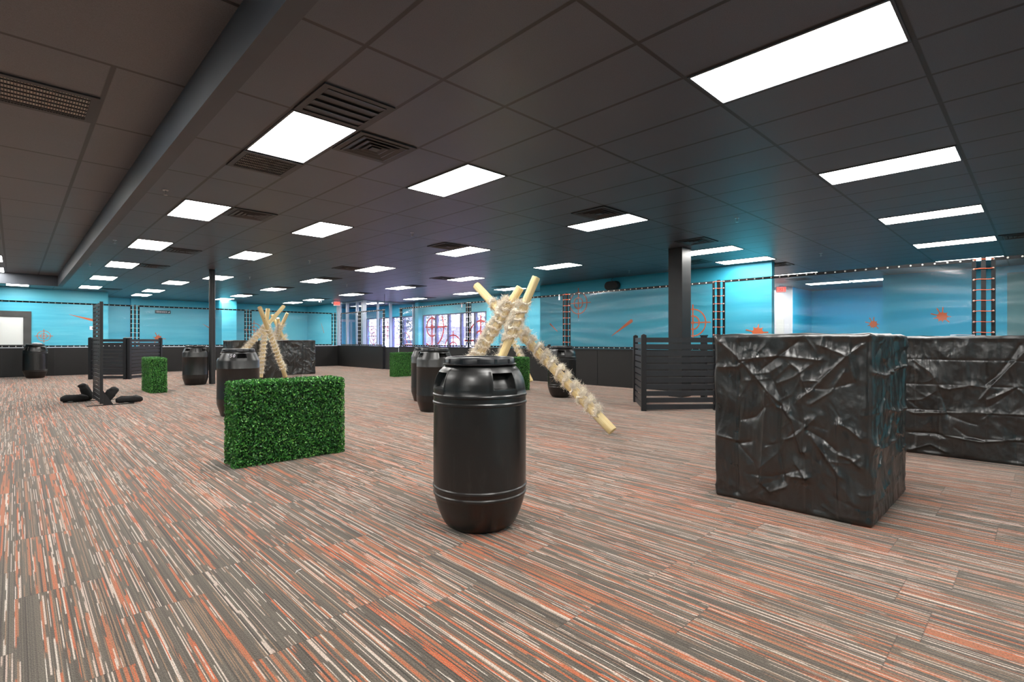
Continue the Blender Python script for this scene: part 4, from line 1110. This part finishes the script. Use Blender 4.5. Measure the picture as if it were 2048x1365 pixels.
tarp('nearest wrinkled black tarp covered block, right of the slatted fence', (3.69, 4.84, 0.70, 1.68, 1.172), step=0.0058, seed=5, creases=K1, extra=170)
tarp('black tarp covered block at the right edge with square fold lines', (6.50, 7.35, -1.0, 1.2, 1.172), step=0.0075, seed=15, creases=K2, extra=110,
     folds=([0.31, 0.5, 0.67, 0.835, 1.045, 1.25, 1.45], [0.945, 0.70, 0.445, 0.21]))
tarp('black tarp covered block behind the left timber tripod', (4.50, 5.92, 16.2, 17.15, 1.145), step=0.0095, seed=25, extra=110, amp=1.5)
tarp('black tarp covered block at far centre, right of the left timber tripod', (5.99, 7.46, 17.4, 18.3, 1.15), step=0.0095, seed=35, extra=130, amp=1.5)

# ------------------------------------------------------------------ timber tripods with shaggy rope
def log_mesh(ln, r0, r1, seed):
    n = 24; m = 22; rs = np.random.RandomState(seed)
    z = np.concatenate([[0, .006], np.linspace(.02, ln - .02, m), [ln - .006, ln]]); r = np.interp(z, [0, ln], [r0, r1])
    r[0] *= .0; r[1] *= .93; r[-1] = 0; r[-2] *= .93
    a = np.linspace(0, 2 * PI, n, endpoint=False); A, Zz = np.meshgrid(a, z)
    R = r[:, None] * (1 + .05 * perlin(A * 1.3, Zz * 1.5, seed) + 0.02 * np.sin(6 * A + seed))
    bend = .008 * np.sin(Zz / ln * PI)
    V = np.stack([R * np.cos(A) + bend, R * np.sin(A), Zz], -1).reshape(-1, 3)
    i = np.arange(n * len(z)).reshape(len(z), n); j = np.roll(i, -1, 1)
    me = np_mesh('log', V, np.stack([i[:-1], j[:-1], j[1:], i[1:]], -1).reshape(-1, 4)); me.set_sharp_from_angle(angle=math.radians(45)); me.materials.append(M['wood'])
    return me
def rope_mesh(ln, r, spans, pitch, seed, dens, shag=1.0, up=None):
    """helical rope lumps around a log (local z) with frayed strands"""
    rs = np.random.RandomState(seed); b = MB()
    ph = rs.rand() * 6.28
    P = []
    for z0, z1 in spans:
        n = max(8, int((z1 - z0) / pitch * 26)); zz = np.linspace(z0, z1, n)
        pts_ = []; rad = []
        for q in zz:
            a = ph + q / pitch * 2 * PI; k_ = max(0.0, math.cos(a - up)) if up is not None else 0.5
            lump = .5 + .5 * math.sin(q * 23 + seed) * math.sin(q * 9.1 + seed * 2)
            rr = r + 0.004 + .022 * k_ * (.5 + lump) + .004 * rs.randn()
            pts_.append((rr * math.cos(a), rr * math.sin(a), q + .012 * rs.randn())); rad.append(0.008 + (.007 + .011 * lump) * (.35 + .65 * k_) + .004 * rs.rand())
        b.tube(pts_, rad, 7)
        P.append(np.array(pts_))
    P = np.concatenate(P); K = int(len(P) * dens)
    clump = rs.rand(len(P)) ** 1.5 * (1.0 if up is None else (.12 + np.clip(np.cos(np.arctan2(P[:, 1], P[:, 0]) - up), 0, 1))); idx = rs.choice(len(P), K, p=clump / clump.sum()); base = P[idx] + rs.randn(K, 3) * [.012, .012, .02]
    out = base * [1, 1, 0]; out /= (np.linalg.norm(out, axis=1)[:, None] + 1e-6)
    tang = np.stack([-out[:, 1], out[:, 0], np.zeros(K)], 1)
    d = out * (.55 + .5 * rs.rand(K, 1)) + tang * rs.randn(K, 1) * 1.0 + np.array([0, 0, 1.0]) * rs.randn(K, 1) * .9
    d /= np.linalg.norm(d, axis=1)[:, None]
    L_ = (0.025 + 0.06 * rs.rand(K, 1) ** 1.8) * shag
    n1 = np.cross(d, rs.randn(K, 3)); n1 /= np.linalg.norm(n1, axis=1)[:, None]; n2 = np.cross(d, n1)
    wv = 0.0015 + 0.0016 * rs.rand(K, 1); om = 4 + 6 * rs.rand(K, 1); fi = 6.28 * rs.rand(K, 1); q_ = 6; bend_ = rs.randn(K, 3) * .35 - np.array([0, 0, .0])
    rows = []
    for k in range(q_):
        t_ = k / (q_ - 1.0)
        c = base + d * L_ * t_ * .55 + (n1 * np.cos(om * t_ + fi) + n2 * np.sin(om * t_ + fi)) * L_ * .17 * t_ ** .7 + bend_ * L_ * t_ * t_
        sd = (n1 * np.sin(om * t_ + fi + .8) - n2 * np.cos(om * t_ + fi + .8)) * wv * (1 - .5 * t_)
        rows += [c - sd, c + sd]
    V = np.stack(rows, 1).reshape(-1, 3)
    i = np.arange(K)[:, None] * (2 * q_); F = np.concatenate([i + [2 * k, 2 * k + 1, 2 * k + 3, 2 * k + 2] for k in range(q_ - 1)], 0)
    tv = np.array(b.v); tf = [f for f in b.f if len(f) == 4]
    V = np.concatenate([tv, V]); F = np.concatenate([np.array(tf), F + len(tv)])
    me = np_mesh('rope_wrap', V, F); me.materials.append(M['rope']); return me
def tripod(label, origin, logs, group=None):
    t = thing('timber_tripod', label, 'timber tripod', (*origin, 0), 0, 'rope wrapped timber tripods')
    o3 = Vector((*origin, 0))
    for k, (foot, top, r, spans, pitch, dens, shag) in enumerate(logs):
        f = Vector(foot) - o3; tp = Vector(top) - o3; d = tp - f; ln = d.length
        q = d.to_track_quat('Z', 'Y')
        lo = obj('log', log_mesh(ln, r, r * .93, 50 + k + int(foot[0] * 10)), None, t, f, q.to_euler())
        ul = q.inverted() @ Vector((0, 0, 1)); up = math.atan2(ul.y, ul.x)
        if spans: obj('rope_wrap', rope_mesh(ln, r, [(a * ln, b * ln) for a, b in spans], pitch, 70 + k, dens, shag, up), None, lo)
    return t
tripod('big rope wrapped timber tripod behind the nearest barrel', (4.75, 4.9), [
    ((5.125, 3.556, 0.05), (4.714, 5.597, 1.926), 0.06, [(0.10, 0.38), (0.40, 0.86)], 0.14, 44, 0.8),
    ((4.149, 5.728, 0.05), (4.567, 4.556, 1.808), 0.056, [(0.30, 0.92)], 0.1, 42, 0.9),
    ((4.23, 5.092, 0.05), (4.638, 4.348, 1.928), 0.056, [(0.2, 0.46), (0.60, 0.84)], 0.11, 40, 0.9)])
tripod('distant timber pair standing behind the hedge, beyond the big tripod', (9.75, 10.0), [
    ((9.911, 9.473, 0.05), (9.625, 10.586, 2.174), 0.055, [(0.2, 0.7)], 0.14, 16, 1.2),
    ((9.528, 10.541, 0.05), (9.974, 10.108, 2.181), 0.055, [(0.2, 0.7)], 0.14, 16, 1.2)])
tripod('rope wrapped timber tripod at left, behind the barrel with the chalked number', (5.2, 15.8), [
    ((5.882, 15.887, 0.05), (4.769, 14.737, 2.05), 0.062, [(0.10, 0.72)], 0.13, 18, 1.05),
    ((5.202, 15.989, 0.05), (5.503, 16.255, 2.111), 0.064, [(0.05, 0.62)], 0.12, 18, 1.1),
    ((4.03, 15.6, 0.05), (5.887, 16.021, 2.2), 0.06, [(0.30, 0.74)], 0.12, 18, 1.05)])
tripod('timber tripod farther back at left, rising behind the far tarp blocks', (7.0, 19.4), [
    ((7.595, 19.101, 0.05), (6.694, 19.417, 2.09), 0.06, [(0.3, 0.62)], 0.12, 20, 1.4),
    ((6.498, 20.025, 0.05), (7.072, 18.912, 2.139), 0.06, [(0.45, 0.82)], 0.1, 26, 2.0),
    ((7.287, 20.236, 0.05), (6.826, 19.15, 1.959), 0.06, [(0.3, 0.7)], 0.12, 20, 1.4)])

# ------------------------------------------------------------------ slatted fences
def fence(label, p0, p1, h=1.24, group='short slatted fences', posts=(True, True)):
    d = Vector((p1[0] - p0[0], p1[1] - p0[1])); ln = d.length; rz = math.atan2(d.y, d.x)
    t = thing('slatted_fence', label, 'fence', (p0[0], p0[1], 0), rz, group)
    pw = 0.04
    for k, x in enumerate((0.0, ln)):
        if not posts[k]: continue
        b = MB(); b.box(x - pw, x + pw, -pw, pw, 0, h - .02)
        b.add([(x - pw - .004, -pw - .004, h - .02), (x + pw + .004, -pw - .004, h - .02), (x + pw + .004, pw + .004, h - .02), (x - pw - .004, pw + .004, h - .02), (x, 0, h + .005)], [(0, 1, 4), (1, 2, 4), (2, 3, 4), (3, 0, 4), (3, 2, 1, 0)])
        obj('post', b, 'metal_black', t)
    b = MB()
    for k in range(11):
        z = 0.022 + k * 0.1085; obj('slat', boxmb(pw if posts[0] else 0.0, ln - (pw if posts[1] else 0.0), -0.012, 0.012, z, z + 0.079), 'slat', t)
    return t
A_, B_ = (8.278, 5.245), (7.322, 4.488)
fence('narrow looking slatted fence leaf receding from the corner post, left of the nearest tarp block', A_, B_)
dv = Vector((8.24 - 7.322, 3.70 - 4.488)); e0 = Vector(B_) + dv.normalized() * 0.042
fence('slatted fence leaf facing the camera left of the nearest tarp block', (e0.x, e0.y), (8.24, 3.70), posts=(False, True))
t = thing('fence_brace', 'single black post standing just behind the slats of the right fence', 'post', (9.25, 4.39, 0))
b = MB(); b.box(-.045, .045, -.045, .045, 0, 1.22); b.box(-.055, .055, -.055, .055, 1.22, 1.24); obj('post', b, 'metal_black', t)
obj('foot_plate', boxmb(-.09, .09, -.09, .09, 0, .012), 'metal_black', t)
fence('far slatted fence leaf at left, partly behind the tall screen', (1.615, 19.483), (2.36, 18.84), group='far slatted fences')
fence('far slatted fence leaf behind the small hedge block', (2.45, 18.80), (3.40, 19.85), group='far slatted fences')

# ------------------------------------------------------------------ tall slatted screen with feet and sandbags
t = thing('slatted_screen', 'tall black slatted screen on feet, seen nearly edge on at left', 'screen', (1.10, 11.42, 0), PI / 2)
SW, SH = 1.10, 1.82
for x in (0.0, SW / 2 - .02, SW - .04): obj('stile', boxmb(x, x + .04, -.018, .028 if x != SW / 2 - .02 else .006, 0.03, SH), 'metal_black', t)
for k in range(24):
    z = 0.05 + k * 0.0737; obj('slat', boxmb(0.04, SW - .04, .008, .024, z, z + .055), 'slat', t)
for x in (0.02, SW - .02):
    b = MB(); b.box(x - .03, x + .03, -.46, .2 if x < .5 else .46, 0, .012)
    b.add([(x - .006, -.02, .012), (x - .006, -.16, .012), (x - .006, -.02, .26), (x + .006, -.02, .012), (x + .006, -.16, .012), (x + .006, -.02, .26)], [(0, 1, 2), (5, 4, 3), (0, 3, 4, 1), (1, 4, 5, 2), (2, 5, 3, 0)])
    obj('foot', b, 'metal_black', t)
def bag_mesh(lx, ly, lz, seed):
    n, m = 28, 18; vs = []
    u = np.linspace(0, 2 * PI, n, endpoint=False); v = np.linspace(-PI / 2, PI / 2, m)
    U, V_ = np.meshgrid(u, v)
    sp = lambda c, e: np.sign(c) * np.abs(c) ** e
    Xx = lx * sp(np.sin(V_), .75); rr = np.abs(np.cos(V_)) ** .5
    Yy = ly * rr * sp(np.cos(U), .8); Zz = lz * rr * sp(np.sin(U), .8)
    Zz = Zz - .012 * np.abs(Xx / lx) ** 3
    k = 1 + .3 * perlin(Xx * 14, Yy * 14 + Zz * 9, seed) + .2 * perlin(Xx * 34, Zz * 30 + Yy * 20, seed + 2)
    Vv = np.stack([Xx, Yy * k, Zz * k], -1)
    i = np.arange(n * m).reshape(m, n); j = np.roll(i, -1, 1)
    me = np_mesh('sandbag', Vv.reshape(-1, 3), np.stack([i[:-1], j[:-1], j[1:], i[1:]], -1).reshape(-1, 4)); me.materials.append(M['fabric_black']); return me
bm1 = bag_mesh(0.2, 0.085, 0.062, 3); bm2 = bag_mesh(0.17, 0.085, 0.075, 9)
def bag(me, loc, rot, label):
    o_ = obj('sandbag', me, None, None, loc, rot); tag(o_, label, 'sandbag', 'black sandbags on the screen feet')
bag(bm1, (0.80, 12.45, 0.078), (0, 0, 0.05), 'black sandbag lying flat left of the tall screen')
bag(bm2, (0.985, 12.66, 0.165), (0.2, 1.15, 0.15), 'black sandbag propped upright against the left of the tall screen')
bag(bm1, (1.50, 11.52, 0.078), (0, 0, 0.1), 'black sandbag lying flat right of the tall screen')
bag(bm2, (1.215, 11.56, 0.165), (0.1, -0.95, -0.15), 'black sandbag leaning against the right foot of the tall screen')

# small litter
def crumple(name, r, mat, loc, label, cat, seed, flat=0.5):
    rs = np.random.RandomState(seed); n, m = 20, 11
    u, v = np.meshgrid(np.linspace(0, 2 * PI, n, endpoint=False), np.linspace(-PI / 2, PI / 2, m))
    k = r * (1 + .35 * perlin(np.cos(u) * 2 + 5, v * 2.2 + np.sin(u) * 2, seed) + .2 * perlin(np.cos(u) * 6, v * 6 + np.sin(u) * 5, seed + 1))
    V = np.stack([k * np.cos(v) * np.cos(u), k * np.cos(v) * np.sin(u) * .7, k * flat * np.sin(v) + r * flat], -1)
    i_ = np.arange(n * m).reshape(m, n); j_ = np.roll(i_, -1, 1)
    o_ = obj(name, np_mesh(name, V.reshape(-1, 3), np.stack([i_[:-1], j_[:-1], j_[1:], i_[1:]], -1).reshape(-1, 4)), mat, None, loc)
    return tag(o_, label, cat)
crumple('crumpled_paper', 0.12, 'white', (0.50, 21.22, 1.02), 'white crumpled paper on the lid of the far left barrel', 'paper', 4, 0.25)
tag(obj('paper_sheet', boxmb(-.11, .11, -.07, .07, 0, .006), 'white', None, (6.78, 0.55, 1.187), (0.02, 0.0, 0.3)), 'white sheet lying on top of the right tarp block', 'paper')
b = MB()
for k in range(4):
    b.tube([(0.075 * math.cos(a) + .012 * math.sin(3 * a + k), .03 * math.sin(2 * a + k), 0.055 + .045 * math.sin(a + .6 * k)) for a in np.linspace(0, 2 * PI, 22)], 0.009, 6)
tag(obj('cord_bundle', b, 'speaker', None, (NX + .06, 9.55, PONY + .02)), 'black cord bundle on the half wall left of the far right barrel', 'cord')

# small white thread on the carpet
b = MB(); b.tube([(0, 0, .003), (.02, .006, .005), (.045, .004, .003)], .0016, 5)
tag(obj('thread', b, 'chalk', None, (0.98, 2.52, 0.0), (0, 0, .5)), 'tiny white thread lying on the carpet in front', 'thread')

# ------------------------------------------------------------------ output look
sc = bpy.context.scene
sc.view_settings.view_transform = 'Standard'
try: sc.view_settings.look = 'None'
except Exception: pass
sc.view_settings.exposure = 0.56; sc.view_settings.gamma = 1.0; sc.view_settings.use_curve_mapping = False
sc.cycles.max_bounces = 10; sc.cycles.diffuse_bounces = 5; sc.cycles.glossy_bounces = 4; sc.cycles.transparent_max_bounces = 16
sc.cycles.sample_clamp_indirect = 6.0
sc.cycles.use_denoising = True
